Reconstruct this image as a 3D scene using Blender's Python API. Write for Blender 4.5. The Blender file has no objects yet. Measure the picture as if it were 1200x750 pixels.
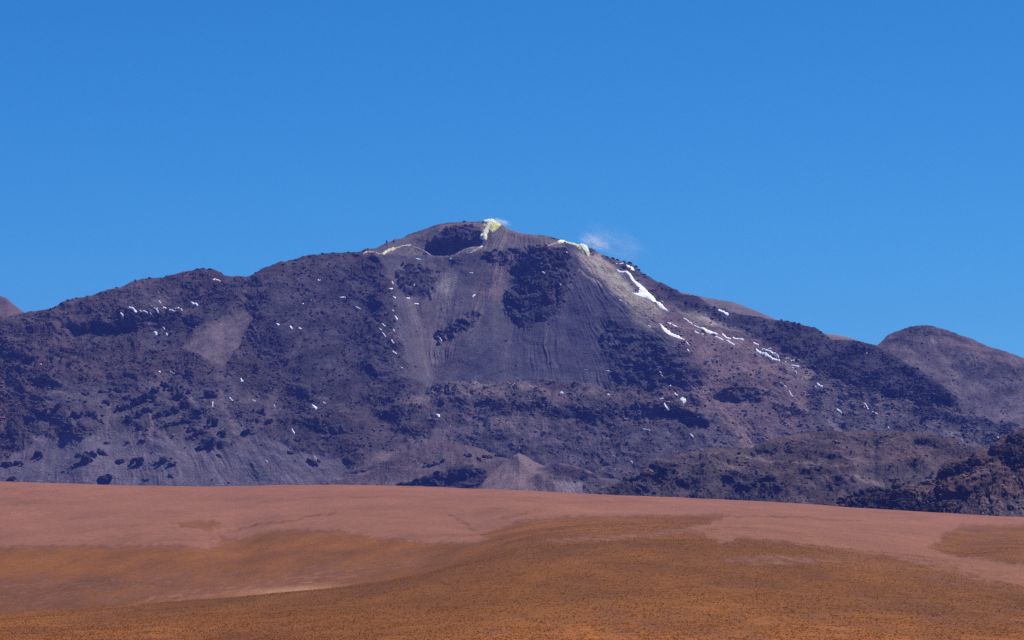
import bpy, bmesh, math, random
import numpy as np
from mathutils import Vector, noise as mnoise

random.seed(7)
RNG = np.random.default_rng(11)
scene = bpy.context.scene
COL = scene.collection

# ------------------------------------------------------------------ camera
F = 600.0 / math.tan(math.radians(10.0))        # focal length in photo pixels (1200 wide)
HV = 560.0                                      # photo row of the true horizon
PITCH = math.atan((HV - 375.0) / F)
CP, SP = math.cos(PITCH), math.sin(PITCH)
cam_d = bpy.data.cameras.new('camera')
cam = bpy.data.objects.new('camera', cam_d)
COL.objects.link(cam)
cam.location = (0, 0, 0)
cam.rotation_euler = (math.radians(90) + PITCH, 0, 0)
cam_d.sensor_width = 36.0
cam_d.lens = 18.0 / math.tan(math.radians(10.0))
cam_d.clip_start = 0.5
cam_d.clip_end = 120000
scene.camera = cam

# ------------------------------------------------------------------ sun, sky, exposure
SUN_EL = 58.0
SUN_AZ = 58.0          # degrees to the right of straight ahead (sun beyond the mountain, high on the right)
sd = Vector((math.sin(math.radians(SUN_AZ)) * math.cos(math.radians(SUN_EL)),
             math.cos(math.radians(SUN_AZ)) * math.cos(math.radians(SUN_EL)),
             math.sin(math.radians(SUN_EL))))
sun_l = bpy.data.lights.new('sun', 'SUN')
sun_l.energy = 5.0
sun_l.angle = math.radians(0.5)
sun_l.color = (1.0, 0.95, 0.89)
sun = bpy.data.objects.new('sun', sun_l)
COL.objects.link(sun)
sun.rotation_euler = sd.to_track_quat('Z', 'Y').to_euler()

world = bpy.data.worlds.new('World')
scene.world = world
world.use_nodes = True
wn = world.node_tree
wn.nodes.clear()
sky = wn.nodes.new('ShaderNodeTexSky')
sky.sky_type = 'NISHITA'
sky.sun_disc = False
sky.sun_elevation = math.radians(SUN_EL)
sky.sun_rotation = math.radians(SUN_AZ)
sky.altitude = 4600
sky.air_density = 1.0
sky.dust_density = 0.15
sky.ozone_density = 2.5
# the deep polarised blue of the air at 4600 m: the sky's own colours, deepened channel by channel
def vmul(src, val):
    n = wn.nodes.new('ShaderNodeVectorMath'); n.operation = 'MULTIPLY'
    wn.links.new(src, n.inputs[0]); n.inputs[1].default_value = val
    return n.outputs[0]
bg = wn.nodes.new('ShaderNodeBackground')
bg.inputs['Strength'].default_value = 0.12
wo = wn.nodes.new('ShaderNodeOutputWorld')
sepc = wn.nodes.new('ShaderNodeSeparateXYZ'); comb = wn.nodes.new('ShaderNodeCombineXYZ')
wn.links.new(vmul(sky.outputs[0], (.12, .12, .12)), sepc.inputs[0])
for ch, pw in enumerate((1.5, 1.0, 0.65)):
    pn = wn.nodes.new('ShaderNodeMath'); pn.operation = 'POWER'; pn.inputs[1].default_value = pw
    wn.links.new(sepc.outputs[ch], pn.inputs[0]); wn.links.new(pn.outputs[0], comb.inputs[ch])
wn.links.new(vmul(comb.outputs[0], (0.25 / .12, .52 / .12, .70 / .12)), bg.inputs['Color'])
wn.links.new(bg.outputs[0], wo.inputs['Surface'])

scene.view_settings.view_transform = 'Standard'
scene.view_settings.look = 'None'
scene.view_settings.exposure = 0.25
scene.view_settings.gamma = 1.0
scene.view_settings.use_curve_mapping = False
scene.cycles.max_bounces = 9
scene.cycles.diffuse_bounces = 2
scene.cycles.volume_bounces = 7
scene.cycles.use_denoising = False

HAZE_DENSITY = 1.5e-5
HAZE_COLOR = (0.13, 0.21, 0.95, 1)

# ------------------------------------------------------------------ projection helpers
def ray(u, v):
    """x/y and z/y of the ray through photo pixel u, v"""
    a = (u - 600.0); b = (375.0 - v)
    yy = F * CP - b * SP
    zz = F * SP + b * CP
    return a / yy, zz / yy

def smooth(e0, e1, x):
    t = np.clip((x - e0) / (e1 - e0), 0, 1)
    return t * t * (3 - 2 * t)

# ------------------------------------------------------------------ numpy noise
_perm = np.random.default_rng(3).permutation(4096).astype(np.int64)
_ga = np.random.default_rng(4).uniform(0, 2 * np.pi, 4096)
_gx, _gy = np.cos(_ga).astype(np.float32), np.sin(_ga).astype(np.float32)
def perlin(x, y, seed=0):
    xi = np.floor(x).astype(np.int64); yi = np.floor(y).astype(np.int64)
    xf = (x - xi).astype(np.float32); yf = (y - yi).astype(np.float32)
    sx = xf * xf * xf * (xf * (xf * 6 - 15) + 10); sy = yf * yf * yf * (yf * (yf * 6 - 15) + 10)
    def g(ix, iy, dx, dy):
        h = _perm[(_perm[(ix + seed * 131) & 4095] + iy) & 4095]
        return _gx[h] * dx + _gy[h] * dy
    n00 = g(xi, yi, xf, yf); n10 = g(xi + 1, yi, xf - 1, yf)
    n01 = g(xi, yi + 1, xf, yf - 1); n11 = g(xi + 1, yi + 1, xf - 1, yf - 1)
    a = n00 + sx * (n10 - n00); b = n01 + sx * (n11 - n01)
    return (a + sy * (b - a)) * 1.5
def fbm(x, y, octs=4, seed=0, gain=0.5, billow=False):
    s = 0; a = 1.0; t = 0
    for k in range(octs):
        n = perlin(x * 2.03 ** k + 17.3 * k, y * 2.03 ** k - 9.1 * k, seed + k)
        if billow: n = np.abs(n) * 2 - 0.5
        s = s + a * n; t += a; a *= gain
    return s / t

# ------------------------------------------------------------------ canvases: zone masks of a hillside
class Canvas:
    def __init__(s, u0, u1, v0, v1, warp=3.0, seed=0):
        s.u0, s.v0 = u0, v0
        s.W, s.H = int(u1 - u0) + 1, int(v1 - v0) + 1
        s.U, s.V = np.meshgrid(np.arange(s.W) + u0, np.arange(s.H) + v0)
        s.U = s.U.astype(np.float64); s.V = s.V.astype(np.float64)
        w1 = fbm(s.U / 14, s.V / 14, 3, 50 + seed); w2 = fbm(s.U / 14, s.V / 14, 3, 60 + seed)
        s.WU = s.U + w1 * warp * 1.6; s.WV = s.V + w2 * warp * 1.2
        s.f = {}
    def field(s, name, val):
        s.f[name] = np.full((s.H, s.W), val, np.float64) if np.isscalar(val) else np.tile(np.array(val, np.float64), (s.H, s.W, 1))
    def _box(s, pts, m):
        p = np.array(pts)
        a = max(0, int(p[:, 0].min() - m - s.u0)); b = min(s.W, int(p[:, 0].max() + m - s.u0) + 2)
        c = max(0, int(p[:, 1].min() - m - s.v0)); d = min(s.H, int(p[:, 1].max() + m - s.v0) + 2)
        return slice(c, max(c, d)), slice(a, max(a, b))
    @staticmethod
    def dist(pts, X, Y, closed):
        D = np.full(X.shape, 1e9); n = len(pts)
        for i in range(n if closed else n - 1):
            x0, y0 = pts[i]; x1, y1 = pts[(i + 1) % n]
            dx, dy = x1 - x0, y1 - y0
            t = np.clip(((X - x0) * dx + (Y - y0) * dy) / (dx * dx + dy * dy + 1e-9), 0, 1)
            D = np.minimum(D, np.hypot(X - x0 - t * dx, Y - y0 - t * dy))
        return D
    @staticmethod
    def inside(pts, X, Y):
        I = np.zeros(X.shape, bool); n = len(pts)
        for i in range(n):
            x0, y0 = pts[i]; x1, y1 = pts[(i + 1) % n]
            if y0 == y1: continue
            c = ((y0 > Y) != (y1 > Y)) & (X < (x1 - x0) * (Y - y0) / (y1 - y0) + x0)
            I ^= c
        return I
    def mask(s, pts, soft, closed=True, width=0, warp=True):
        m = soft * 2 + width + 14
        sl = s._box(pts, m)
        X, Y = (s.WU[sl], s.WV[sl]) if warp else (s.U[sl], s.V[sl])
        D = s.dist(pts, X, Y, closed)
        if closed:
            S = np.where(s.inside(pts, X, Y), D, -D)
        else:
            S = width - D
        return sl, smooth(-soft, soft, S)
    def put(s, pts, soft=4, closed=True, width=0, k=1.0, warp=True, noise=0, **vals):
        """blend the named fields towards values inside a polygon or along a stroke; keys ending in _add add"""
        sl, M = s.mask(pts, soft * (1.6 if 'push_add' in vals and not closed else 1), closed, width, warp)
        if 'push_add' in vals and not closed:      # rounded relief, no crease along the line
            M = .8 * np.exp(-(s.dist(pts, s.U[sl], s.V[sl], False) / (soft * .8)) ** 2)
        if noise:
            n = fbm(s.U[sl] / noise, s.V[sl] / (noise * .6), 3, 90)
            M = M * smooth(-0.25, 0.3, n + (M - .5) * .3)
        M = M * k
        for n, v in vals.items():
            if n.endswith('_add'):
                s.f[n[:-4]][sl] += M * v
            else:
                f = s.f[n]
                if f.ndim == 3: f[sl] = f[sl] * (1 - M[..., None]) + np.array(v) * M[..., None]
                else: f[sl] = f[sl] * (1 - M) + v * M
    def sample(s, name, u, v):
        f = s.f[name]
        x = np.clip(u - s.u0, 0, s.W - 1.001); y = np.clip(v - s.v0, 0, s.H - 1.001)
        xi = x.astype(np.int64); yi = y.astype(np.int64); fx = x - xi; fy = y - yi
        if f.ndim == 3: fx = fx[..., None]; fy = fy[..., None]
        return (f[yi, xi] * (1 - fx) + f[yi, xi + 1] * fx) * (1 - fy) + (f[yi + 1, xi] * (1 - fx) + f[yi + 1, xi + 1] * fx) * fy

# ------------------------------------------------------------------ materials
def new_mat(name):
    m = bpy.data.materials.new(name); m.use_nodes = True
    nt = m.node_tree; nt.nodes.clear()
    out = nt.nodes.new('ShaderNodeOutputMaterial')
    b = nt.nodes.new('ShaderNodeBsdfPrincipled')
    b.inputs['Roughness'].default_value = 0.95
    b.inputs['Specular IOR Level'].default_value = 0.15
    nt.links.new(b.outputs[0], out.inputs['Surface'])
    return m, nt, b, out
def nz(nt, scale, detail=6, rough=0.6, vec=None):
    n = nt.nodes.new('ShaderNodeTexNoise'); n.inputs['Scale'].default_value = scale
    n.inputs['Detail'].default_value = detail; n.inputs['Roughness'].default_value = rough
    if vec: nt.links.new(vec, n.inputs['Vector'])
    return n.outputs['Fac']
def ramp(nt, fac, stops):
    r = nt.nodes.new('ShaderNodeValToRGB'); nt.links.new(fac, r.inputs[0])
    e = r.color_ramp.elements
    for i, (p, c) in enumerate(stops):
        x = e[i] if i < 2 else e.new(p)
        x.position = p; x.color = (*c, 1) if not np.isscalar(c) else (c, c, c, 1)
    return r.outputs[0]
def mix(nt, mode, fac, a, b):
    m = nt.nodes.new('ShaderNodeMix'); m.data_type = 'RGBA'; m.blend_type = mode
    for key, val in (('Factor', fac), ('A', a), ('B', b)):
        if hasattr(val, 'links') or isinstance(val, bpy.types.NodeSocket): nt.links.new(val, m.inputs[key])
        elif key == 'Factor': m.inputs[key].default_value = val
        else: m.inputs[key].default_value = (*val, 1)
    return m.outputs['Result']
def bump(nt, b, h, dist, strength=1.0):
    n = nt.nodes.new('ShaderNodeBump'); n.inputs['Distance'].default_value = dist; n.inputs['Strength'].default_value = strength
    nt.links.new(h, n.inputs['Height']); nt.links.new(n.outputs[0], b.inputs['Normal'])

def hill_material(name, fine=0.12):
    """colour comes from the surface's own ground-cover attribute, broken up by rock-scale noise"""
    m, nt, b, out = new_mat(name)
    at = nt.nodes.new('ShaderNodeAttribute'); at.attribute_name = 'cover'
    tc = nt.nodes.new('ShaderNodeTexCoord'); vec = tc.outputs['Object']
    n1 = ramp(nt, nz(nt, fine, 5, 0.7, vec), [(0.28, 0.42), (0.5, 0.92), (0.74, 1.9)])
    n2 = ramp(nt, nz(nt, fine * .12, 4, 0.6, vec), [(0.3, 0.8), (0.7, 1.22)])
    c = mix(nt, 'MULTIPLY', 1.0, at.outputs['Color'], n1)
    c = mix(nt, 'MULTIPLY', 1.0, c, n2)
    nt.links.new(c, b.inputs['Base Color'])
    at2 = nt.nodes.new('ShaderNodeAttribute'); at2.attribute_name = 'rocky'
    mm = nt.nodes.new('ShaderNodeMath'); mm.operation = 'MULTIPLY_ADD'
    nt.links.new(at2.outputs['Fac'], mm.inputs[0]); mm.inputs[1].default_value = 0.9; mm.inputs[2].default_value = 0.3
    hh = nt.nodes.new('ShaderNodeMath'); hh.operation = 'MULTIPLY'
    nt.links.new(nz(nt, fine * .8, 6, 0.7, vec), hh.inputs[0]); nt.links.new(mm.outputs[0], hh.inputs[1])
    bump(nt, b, hh.outputs[0], 11.0)
    return m

def rock_material(name, col, fine=0.3):
    m, nt, b, out = new_mat(name)
    tc = nt.nodes.new('ShaderNodeTexCoord')
    oi = nt.nodes.new('ShaderNodeObjectInfo')
    n = ramp(nt, nz(nt, fine, 5, 0.7, tc.outputs['Object']), [(0.3, tuple(c * .55 for c in col)), (0.5, col), (0.72, tuple(c * 1.6 for c in col))])
    v = ramp(nt, oi.outputs['Random'], [(0, 0.7), (1, 1.3)])
    nt.links.new(mix(nt, 'MULTIPLY', 1.0, n, v), b.inputs['Base Color'])
    bump(nt, b, nz(nt, fine, 6, 0.7, tc.outputs['Object']), 3.0)
    return m

# ------------------------------------------------------------------ objects
def set_props(o, label=None, cat=None, group=None, kind=None):
    if label: o['label'] = label
    if cat: o['category'] = cat
    if group: o['group'] = group
    if kind: o['kind'] = kind
    return o

def mesh_np(name, P, quads=None, tris=None, smooth_=True):
    me = bpy.data.meshes.new(name)
    P = np.asarray(P, np.float32).reshape(-1, 3)
    loops = []; starts = []; n = 0
    if quads is not None and len(quads):
        q = np.asarray(quads, np.int32); loops.append(q.ravel()); starts.append(np.arange(len(q), dtype=np.int32) * 4); n += q.size
    if tris is not None and len(tris):
        t = np.asarray(tris, np.int32); loops.append(t.ravel()); starts.append(n + np.arange(len(t), dtype=np.int32) * 3)
    L = np.concatenate(loops); S = np.concatenate(starts)
    me.vertices.add(len(P)); me.vertices.foreach_set('co', P.ravel())
    me.loops.add(len(L)); me.loops.foreach_set('vertex_index', L)
    me.polygons.add(len(S)); me.polygons.foreach_set('loop_start', S)
    me.update(calc_edges=True)
    me.polygons.foreach_set('use_smooth', np.full(len(S), smooth_, bool))
    return me
def grid_quads(r, c):
    i = np.arange(r * c).reshape(r, c)
    return np.stack([i[:-1, :-1], i[:-1, 1:], i[1:, 1:], i[1:, :-1]], -1).reshape(-1, 4)
def add_attr(me, name, arr):
    if arr.ndim == 2:
        a = me.attributes.new(name, 'FLOAT_COLOR', 'POINT')
        a.data.foreach_set('color', np.concatenate([arr, np.ones((len(arr), 1))], 1).astype(np.float32).ravel())
    else:
        a = me.attributes.new(name, 'FLOAT', 'POINT'); a.data.foreach_set('value', arr.astype(np.float32).ravel())
def link(name, me, mat=None):
    o = bpy.data.objects.new(name, me); COL.objects.link(o)
    if mat: me.materials.append(mat)
    return o

# ------------------------------------------------------------------ a hillside: surface integrated up its slopes from the foot
class Hill:
    def __init__(s, name, sky_pts, vbot, d0, cv, nrow, du, mat, umin=None, umax=None, disp=7.0, back=900, sky_rough=0.6, seed=0, streak=None, back_slope=.45):
        s.name = name; s.cv = cv
        us = np.array([p[0] for p in sky_pts], float); vs = np.array([p[1] for p in sky_pts], float)
        u = np.arange(us[0] if umin is None else umin, (us[-1] if umax is None else umax) + du * .5, du)
        vt = np.interp(u, us, vs)
        k = max(1, int(2.0 / du)); ker = np.hanning(2 * k + 3); ker /= ker.sum()
        vt = np.convolve(np.pad(vt, k + 1, mode='edge'), ker, 'valid')[:len(u)]
        s.u = u; s.vt = vt; s.vb = float(vbot); s.n = nrow
        t = np.linspace(0, 1, nrow)[:, None]
        U = np.broadcast_to(u, (nrow, len(u))).astype(np.float64)
        V = s.vb + (vt[None, :] - s.vb) * t
        tanS = cv.sample('slope', U, V)
        T = ray(U, V)[1]
        near_top = smooth(5.0, 0.0, V - vt[None, :])
        tanS = tanS * (1 - .45 * near_top)
        m = np.maximum(tanS - T, 0.02)
        dT = np.diff(T, axis=0)
        lg = np.concatenate([np.zeros((1, len(u))), np.cumsum(dT / (.5 * (m[1:] + m[:-1])), 0)], 0)
        base = d0(u) if callable(d0) else d0
        D = base * np.exp(lg)
        D = D + 60 * fbm(U / 90, V / 90, 3, 7 + seed)
        # broad form smoothed across the slope; steps and walls kept only where they stand
        def blur(A, k, ax):
            k = max(1, int(k)); ker = np.hanning(2 * k + 3)[1:-1]; ker /= ker.sum()
            pad = [(0, 0), (0, 0)]; pad[ax] = (k, k)
            Ap = np.pad(A, pad, mode='reflect', reflect_type='odd'); o_ = np.zeros_like(A); n_ = A.shape[ax]
            for i, w in enumerate(ker): o_ += w * (Ap[:, i:i + n_] if ax else Ap[i:i + n_, :])
            return o_
        W = blur(D, 70 / du, 1)
        loc = D - W
        vpx = (s.vb - vt.min()) / nrow
        loc = loc - blur(loc, 30 / vpx, 0)
        D = W + blur(loc, 3.0 / du, 1) + cv.sample('push', U, V)
        rx, rz = ray(U, V)
        P = np.stack([rx * D, D, rz * D], -1)
        # the far side of the crest
        nb = 40; q = (np.arange(1, nb + 1) / nb) ** 1.6
        top = P[-1]
        Pb = np.zeros((nb, len(u), 3)); dd = q * back
        Pb[..., 0] = top[None, :, 0] * (1 + dd[:, None] / top[None, :, 1]); Pb[..., 1] = top[None, :, 1] + dd[:, None]
        fall = dd - 60 * (1 - np.exp(-dd / 60))
        Pb[..., 2] = top[None, :, 2] - back_slope * fall[:, None]
        A = np.concatenate([P, Pb], 0)
        Ua = np.concatenate([U, np.broadcast_to(u, (nb, len(u)))], 0)
        Va = np.concatenate([V, vt[None, :] - dd[:, None] / 6.0], 0)
        gu = np.gradient(A, axis=1); gv = np.gradient(A, axis=0)
        N = np.cross(gu, gv); N /= np.linalg.norm(N, axis=-1, keepdims=True) + 1e-9
        R = cv.sample('rough', Ua, np.maximum(Va, vt[None, :]))
        # rock relief in surface metres (a photo pixel is a few metres on the hill)
        wu = Ua + 9 * fbm(Ua / 30, Va / 22, 3, 25 + seed); wv = Va + 6 * fbm(Ua / 26, Va / 20, 3, 26 + seed)
        patch = smooth(-.28, .30, fbm(wu / 34, wv / 17, 4, 27 + seed, .6))
        R = R * (.30 + .70 * patch)
        lump = fbm(wu / 9, wv / 4.5, 4, 20 + seed, .62, billow=True)
        big = fbm(wu / 44, wv / 19, 3, 30 + seed, .55)
        fine = fbm(Ua / 3.4, Va / 2.3, 3, 40 + seed, .62, billow=True)
        H = R * disp * (lump * 1.6 + fine * 0.95) + disp * big * (1.6 * cv.sample('rough', Ua, np.maximum(Va, vt[None, :])) + .35) + (1 - R) * disp * .05 * fine
        st = 0
        if streak:
            # debris runs: fall lines fanning out from, or gathering towards, given points (u, v, finer, weight)
            for q, (ua, va, kf, wt) in enumerate(streak):
                w_ = wt(Ua, Va) if wt else 1.0
                Uw = Ua + 5 * fbm(Ua / 40, Va / 30, 2, 71 + q)
                dv = Va - va if va < 400 or wt is None else va - Va
                ang = np.arctan2(Uw - ua, np.maximum(dv, 5)); rad = np.hypot(Ua - ua, dv)
                n_ = .65 * fbm(ang * kf, rad / 55, 4, 70 + seed + q, .6) + .5 * fbm(ang * kf * 3.3, rad / 30, 3, 75 + seed + q, .6)
                st = st * (1 - w_) + n_ * w_
            st = st * (.35 + .9 * smooth(-.3, .4, fbm(Ua / 30, Va / 40, 3, 79 + seed)))
            H = H + (1 - R) * disp * .85 * st
        R0 = cv.sample('rough', Ua, np.maximum(Va, vt[None, :]))
        mac = fbm(wu / 62, wv / 30, 3, 28 + seed, .5)
        rid = 1 - 2 * np.abs(fbm(wu / 40 + wv / 90, wv / 20 - wu / 120, 3, 29 + seed, .55))
        H = H + disp * 3.6 * mac * (.25 + .75 * smooth(.1, .5, R0)) + disp * 1.5 * rid * smooth(.15, .6, R0)
        edge = smooth(0, 12, V[:, :] - vt[None, :]); edge = np.concatenate([edge, np.zeros((nb, len(u)))], 0)
        H = H * (sky_rough + (1 - sky_rough) * edge)
        A = A + N * H[..., None]
        s.A = A; s.N = N; s.R = R; s.nb = nb
        C = cv.sample('color', Ua, np.maximum(Va, vt[None, :]))
        n = fbm(Ua / 6, Va / 4, 3, 80 + seed)
        C = C * (1 + .30 * n * (.4 + R))[..., None] * (1.12 - .30 * patch * smooth(.1, .4, R))[..., None]
        if streak: C = C * np.clip(1 + .95 * (1 - R) * st, .35, 2)[..., None]
        me = mesh_np(name, A, grid_quads(A.shape[0], A.shape[1]))
        add_attr(me, 'cover', np.clip(C, .004, 1).reshape(-1, 3)); add_attr(me, 'rocky', R.ravel())
        s.o = link(name, me, mat)
    def at(s, u, v):
        """surface point and normal at photo pixel (arrays)"""
        u = np.asarray(u, float); v = np.asarray(v, float)
        du = s.u[1] - s.u[0]
        x = np.clip((u - s.u[0]) / du, 0, len(s.u) - 1.001)
        vt = np.interp(u, s.u, s.vt)
        y = np.clip((v - s.vb) / (vt - s.vb) * (s.n - 1), 0, s.n - 1.001)
        xi = x.astype(np.int64); yi = y.astype(np.int64); fx = (x - xi)[..., None]; fy = (y - yi)[..., None]
        def g(A): return (A[yi, xi] * (1 - fx) + A[yi, xi + 1] * fx) * (1 - fy) + (A[yi + 1, xi] * (1 - fx) + A[yi + 1, xi + 1] * fx) * fy
        return g(s.A), g(s.N)

# colours of bare ground (linear albedo)
C_RUBBLE = (0.082, 0.062, 0.064)
C_RED = (0.125, 0.080, 0.074)
C_DARK = (0.036, 0.034, 0.044)
C_SCREE = (0.066, 0.058, 0.070)
C_TAN = (0.235, 0.205, 0.170)
C_PINK = (0.132, 0.090, 0.090)
C_BROWN = (0.145, 0.105, 0.095)
hill_mat = hill_material('volcanic_slope', .16)

# ================================================================== THE VOLCANO
def build_volcano():
    cv = Canvas(-170, 1370, 230, 640)
    cv.field('slope', 0.50); cv.field('push', 0.0); cv.field('rough', 0.55); cv.field('color', C_RUBBLE)
    P = cv.put
    # left massif: blocky lava, reddish and grey rubble
    P([(-170, 300), (430, 285), (455, 325), (462, 400), (480, 450), (510, 500), (500, 545), (420, 575), (-170, 600)], 6, rough=.62, color=(0.060, 0.044, 0.046))
    P([(-170, 400), (60, 395), (150, 420), (250, 425), (300, 440), (330, 480), (200, 500), (-170, 500)], 22, k=.65, color=(0.086, 0.056, 0.052))
    P([(-170, 370), (110, 348), (240, 322), (330, 330), (300, 360), (120, 370), (-170, 400)], 14, k=.6, color=(0.082, 0.058, 0.060))
    P([(300, 330), (440, 305), (460, 400), (470, 450), (400, 470), (330, 440), (290, 380)], 20, k=.8, color=(0.044, 0.038, 0.049), rough=.7)
    P([(82, 383), (130, 370), (215, 378), (218, 395), (180, 402), (130, 408), (100, 400)], 5, k=.5, noise=16, color=(0.038, 0.034, 0.045), slope=.58)  # shade of the hollow put into the colour, over rock
    P([(85, 384), (120, 372), (140, 392), (110, 402)], 4, k=.3, color=C_DARK)  # left end of the hollow, its shade painted darker still
    P([(140, 350), (190, 345), (215, 365), (150, 385)], 8, k=.5, color=(0.09, 0.075, 0.08), rough=.7)
    P([(286, 362), (299, 370), (284, 400), (264, 430), (240, 420), (212, 408), (226, 396), (256, 378)], 3.6, rough=.14, color=(0.102, 0.076, 0.075), slope=.5)
    P([(262, 325), (290, 330), (285, 350), (230, 385), (215, 380)], 7, k=.6, color=C_DARK, slope=.62)
    # foot of the left massif: pale scree fans below the blocky front
    P([(-170, 548), (0, 545), (45, 510), (95, 512), (120, 498), (160, 508), (215, 512), (262, 524), (300, 505), (352, 528), (402, 538), (425, 562), (360, 600), (-170, 600)], 6, rough=.13, color=(0.098, 0.080, 0.092), slope=.62)
    P([(60, 448), (270, 442), (330, 480), (300, 505), (262, 524), (215, 512), (120, 505), (50, 505)], 10, k=.8, slope=.72, rough=.28, color=(0.084, 0.067, 0.073))
    for (a, b) in (((128, 475), (122, 520)), ((178, 470), (176, 520)), ((224, 465), (246, 500)), ((262, 480), (292, 515)), ((186, 500), (225, 545)), ((70, 505), (62, 545)), ((275, 500), (315, 548))):
        P([a, b], 3, closed=False, width=2.5, k=.65, color=(0.150, 0.120, 0.122), rough=.12)
    # centre: smooth scree face
    P([(440, 294), (520, 262), (590, 262), (655, 281), (690, 292), (715, 318), (760, 375), (820, 428), (812, 458), (640, 448), (505, 460), (484, 440), (466, 395), (462, 330)], 6, rough=.12, color=C_SCREE, slope=.56)
    P([(455, 285), (480, 276), (520, 262), (590, 262), (650, 280), (660, 290), (600, 292), (560, 300), (480, 300), (430, 296)], 3, color=(0.132, 0.104, 0.095), rough=.06)
    P([(470, 312), (500, 300), (560, 296), (600, 300), (590, 345), (565, 385), (535, 425), (508, 452), (488, 436), (470, 370)], 15, k=.85, color=(0.088, 0.068, 0.072))
    P([(527, 316), (522, 345), (512, 385), (512, 420)], 5, closed=False, width=7, k=.6, color=(0.155, 0.125, 0.122))
    P([(535, 312), (540, 330), (520, 350), (505, 345)], 6, k=.5, color=(0.20, 0.175, 0.165))
    P([(482, 352), (496, 395), (500, 440)], 5, closed=False, width=3, k=.5, color=(0.15, 0.12, 0.118))
    P([(575, 300), (600, 300), (590, 350), (560, 362), (555, 340)], 8, k=.6, color=(0.135, 0.093, 0.088))
    P([(600, 380), (690, 330), (715, 345), (770, 410), (760, 445), (580, 445), (540, 440)], 12, k=.8, color=(0.046, 0.043, 0.062))  # face turned from the sun: its shade is painted into the colour
    P([(700, 385), (760, 392), (800, 412), (832, 440), (806, 456), (720, 450)], 9, k=.8, noise=17, color=(0.042, 0.040, 0.055), rough=.6)  # rough patch in shade, the shade darkened into its colour
    P([(715, 370), (745, 380), (742, 400), (712, 396)], 5, k=.6, color=(.05, .046, .058), rough=.5)
    for a in ((560, 380, 530, 440), (600, 385, 590, 440), (640, 380, 650, 440), (575, 350, 560, 375), (690, 345, 720, 400), (620, 390, 625, 440)):
        P([(a[0], a[1]), (a[2], a[3])], 5, closed=False, width=2, k=.35, color=(0.13, 0.11, 0.115))
    # outcrops on the face
    P([(600, 298), (628, 286), (664, 296), (670, 325), (656, 362), (646, 376), (612, 382), (592, 366), (598, 330)], 9, noise=8, rough=1.0, k=.85, color=(0.044, 0.041, 0.053), slope=.64)
    P([(594, 345), (650, 345), (640, 370), (612, 378), (596, 368)], 7, noise=6, k=.7, rough=1.0, color=(0.034, 0.034, 0.046), slope=.85)
    P([(464, 318), (482, 308), (502, 316), (518, 314), (506, 350), (484, 352), (466, 338)], 4, noise=9, rough=1.0, color=C_DARK, slope=.8)
    P([(511, 392), (530, 376), (560, 362), (562, 372), (540, 392), (516, 402)], 6, noise=8, rough=.9, color=(0.048, 0.043, 0.052), slope=.8)
    P([(566, 296), (600, 288), (612, 300), (590, 310), (565, 306)], 4, noise=9, rough=.8, color=(0.055, 0.047, 0.055))
    # thin path crossing the scree
    P([(575, 436), (610, 431), (650, 437), (690, 434), (740, 437), (800, 440)], .9, closed=False, width=.7, k=.6, color=(0.035, 0.033, 0.043))
    # summit crater: near rim, then the steep far wall
    P([(500, 293), (507, 297.5), (519, 300), (529, 300), (538, 296), (548, 291), (565, 288)], 1.0, closed=False, width=1.2, slope=.15, warp=False, rough=.05)
    CR = [(500, 289), (505, 284), (513, 275), (521, 268), (531, 264), (547, 263), (559, 265.5), (566, 271), (566, 280), (564, 286), (547, 289), (537, 294), (529, 298), (519, 298), (507, 296)]
    P(CR, 1.3, warp=False, slope=1.9, rough=.6, color=(0.064, 0.058, 0.072))
    P([(521, 268), (531, 264), (547, 263), (559, 265.5), (564, 270), (545, 268), (528, 272)], 1.5, k=.7, color=(.105, .07, .068))
    P([(498, 290), (503, 282), (512, 276), (518, 282), (512, 291), (503, 293)], 2.5, k=.7, color=(0.145, 0.122, 0.118), rough=.9, slope=.9)
    P([(497, 284), (505, 280), (512, 284), (508, 291), (500, 290)], 2, k=.6, color=(0.21, 0.18, 0.16))
    P([(534, 291), (552, 289), (566, 285), (572, 290), (560, 296), (540, 297)], 1.5, k=.8, color=(0.20, 0.165, 0.15), rough=.1)
    # right shoulder: tan and sulphur-stained scree streaming down
    P([(672, 296), (700, 296), (712, 303), (738, 335), (764, 352), (778, 366), (745, 362), (722, 345), (704, 328), (684, 312)], 4, k=.95, color=(0.27, 0.222, 0.180), rough=.2)
    P([(697, 305), (712, 320), (726, 330), (745, 352)], 3, closed=False, width=2.5, k=.65, color=(0.30, 0.275, 0.19), rough=.1)
    P([(678, 316), (690, 325), (705, 336)], 1.5, closed=False, width=1.2, k=.8, color=(0.32, 0.28, 0.24))
    P([(692, 320), (700, 328), (708, 336)], 1.2, closed=False, width=1.2, k=.8, color=(0.035, 0.033, 0.04))
    P([(738, 345), (765, 356), (790, 368), (776, 380), (745, 368), (735, 355)], 4, k=.8, color=(0.225, 0.190, 0.150), rough=.35)
    P([(733, 355), (750, 372), (775, 384), (765, 390), (742, 378)], 4, k=.5, color=(0.20, 0.17, 0.14))
    P([(760, 370), (790, 360), (840, 385), (900, 405), (935, 430), (962, 470), (925, 520), (870, 525), (838, 490), (806, 458), (826, 438), (790, 405)], 8, k=.95, color=C_PINK, rough=.35, slope=.5)
    P([(795, 362), (830, 372), (860, 385), (885, 395), (850, 385), (815, 378)], 4, k=.9, color=(0.23, 0.195, 0.165), rough=.2)
    P([(812, 455), (838, 470), (868, 500), (885, 530)], 7, closed=False, width=7, k=.6, color=(0.20, 0.135, 0.118), rough=.2)
    P([(870, 400), (930, 425), (925, 450), (880, 430)], 8, k=.6, color=(0.185, 0.120, 0.108))
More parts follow.
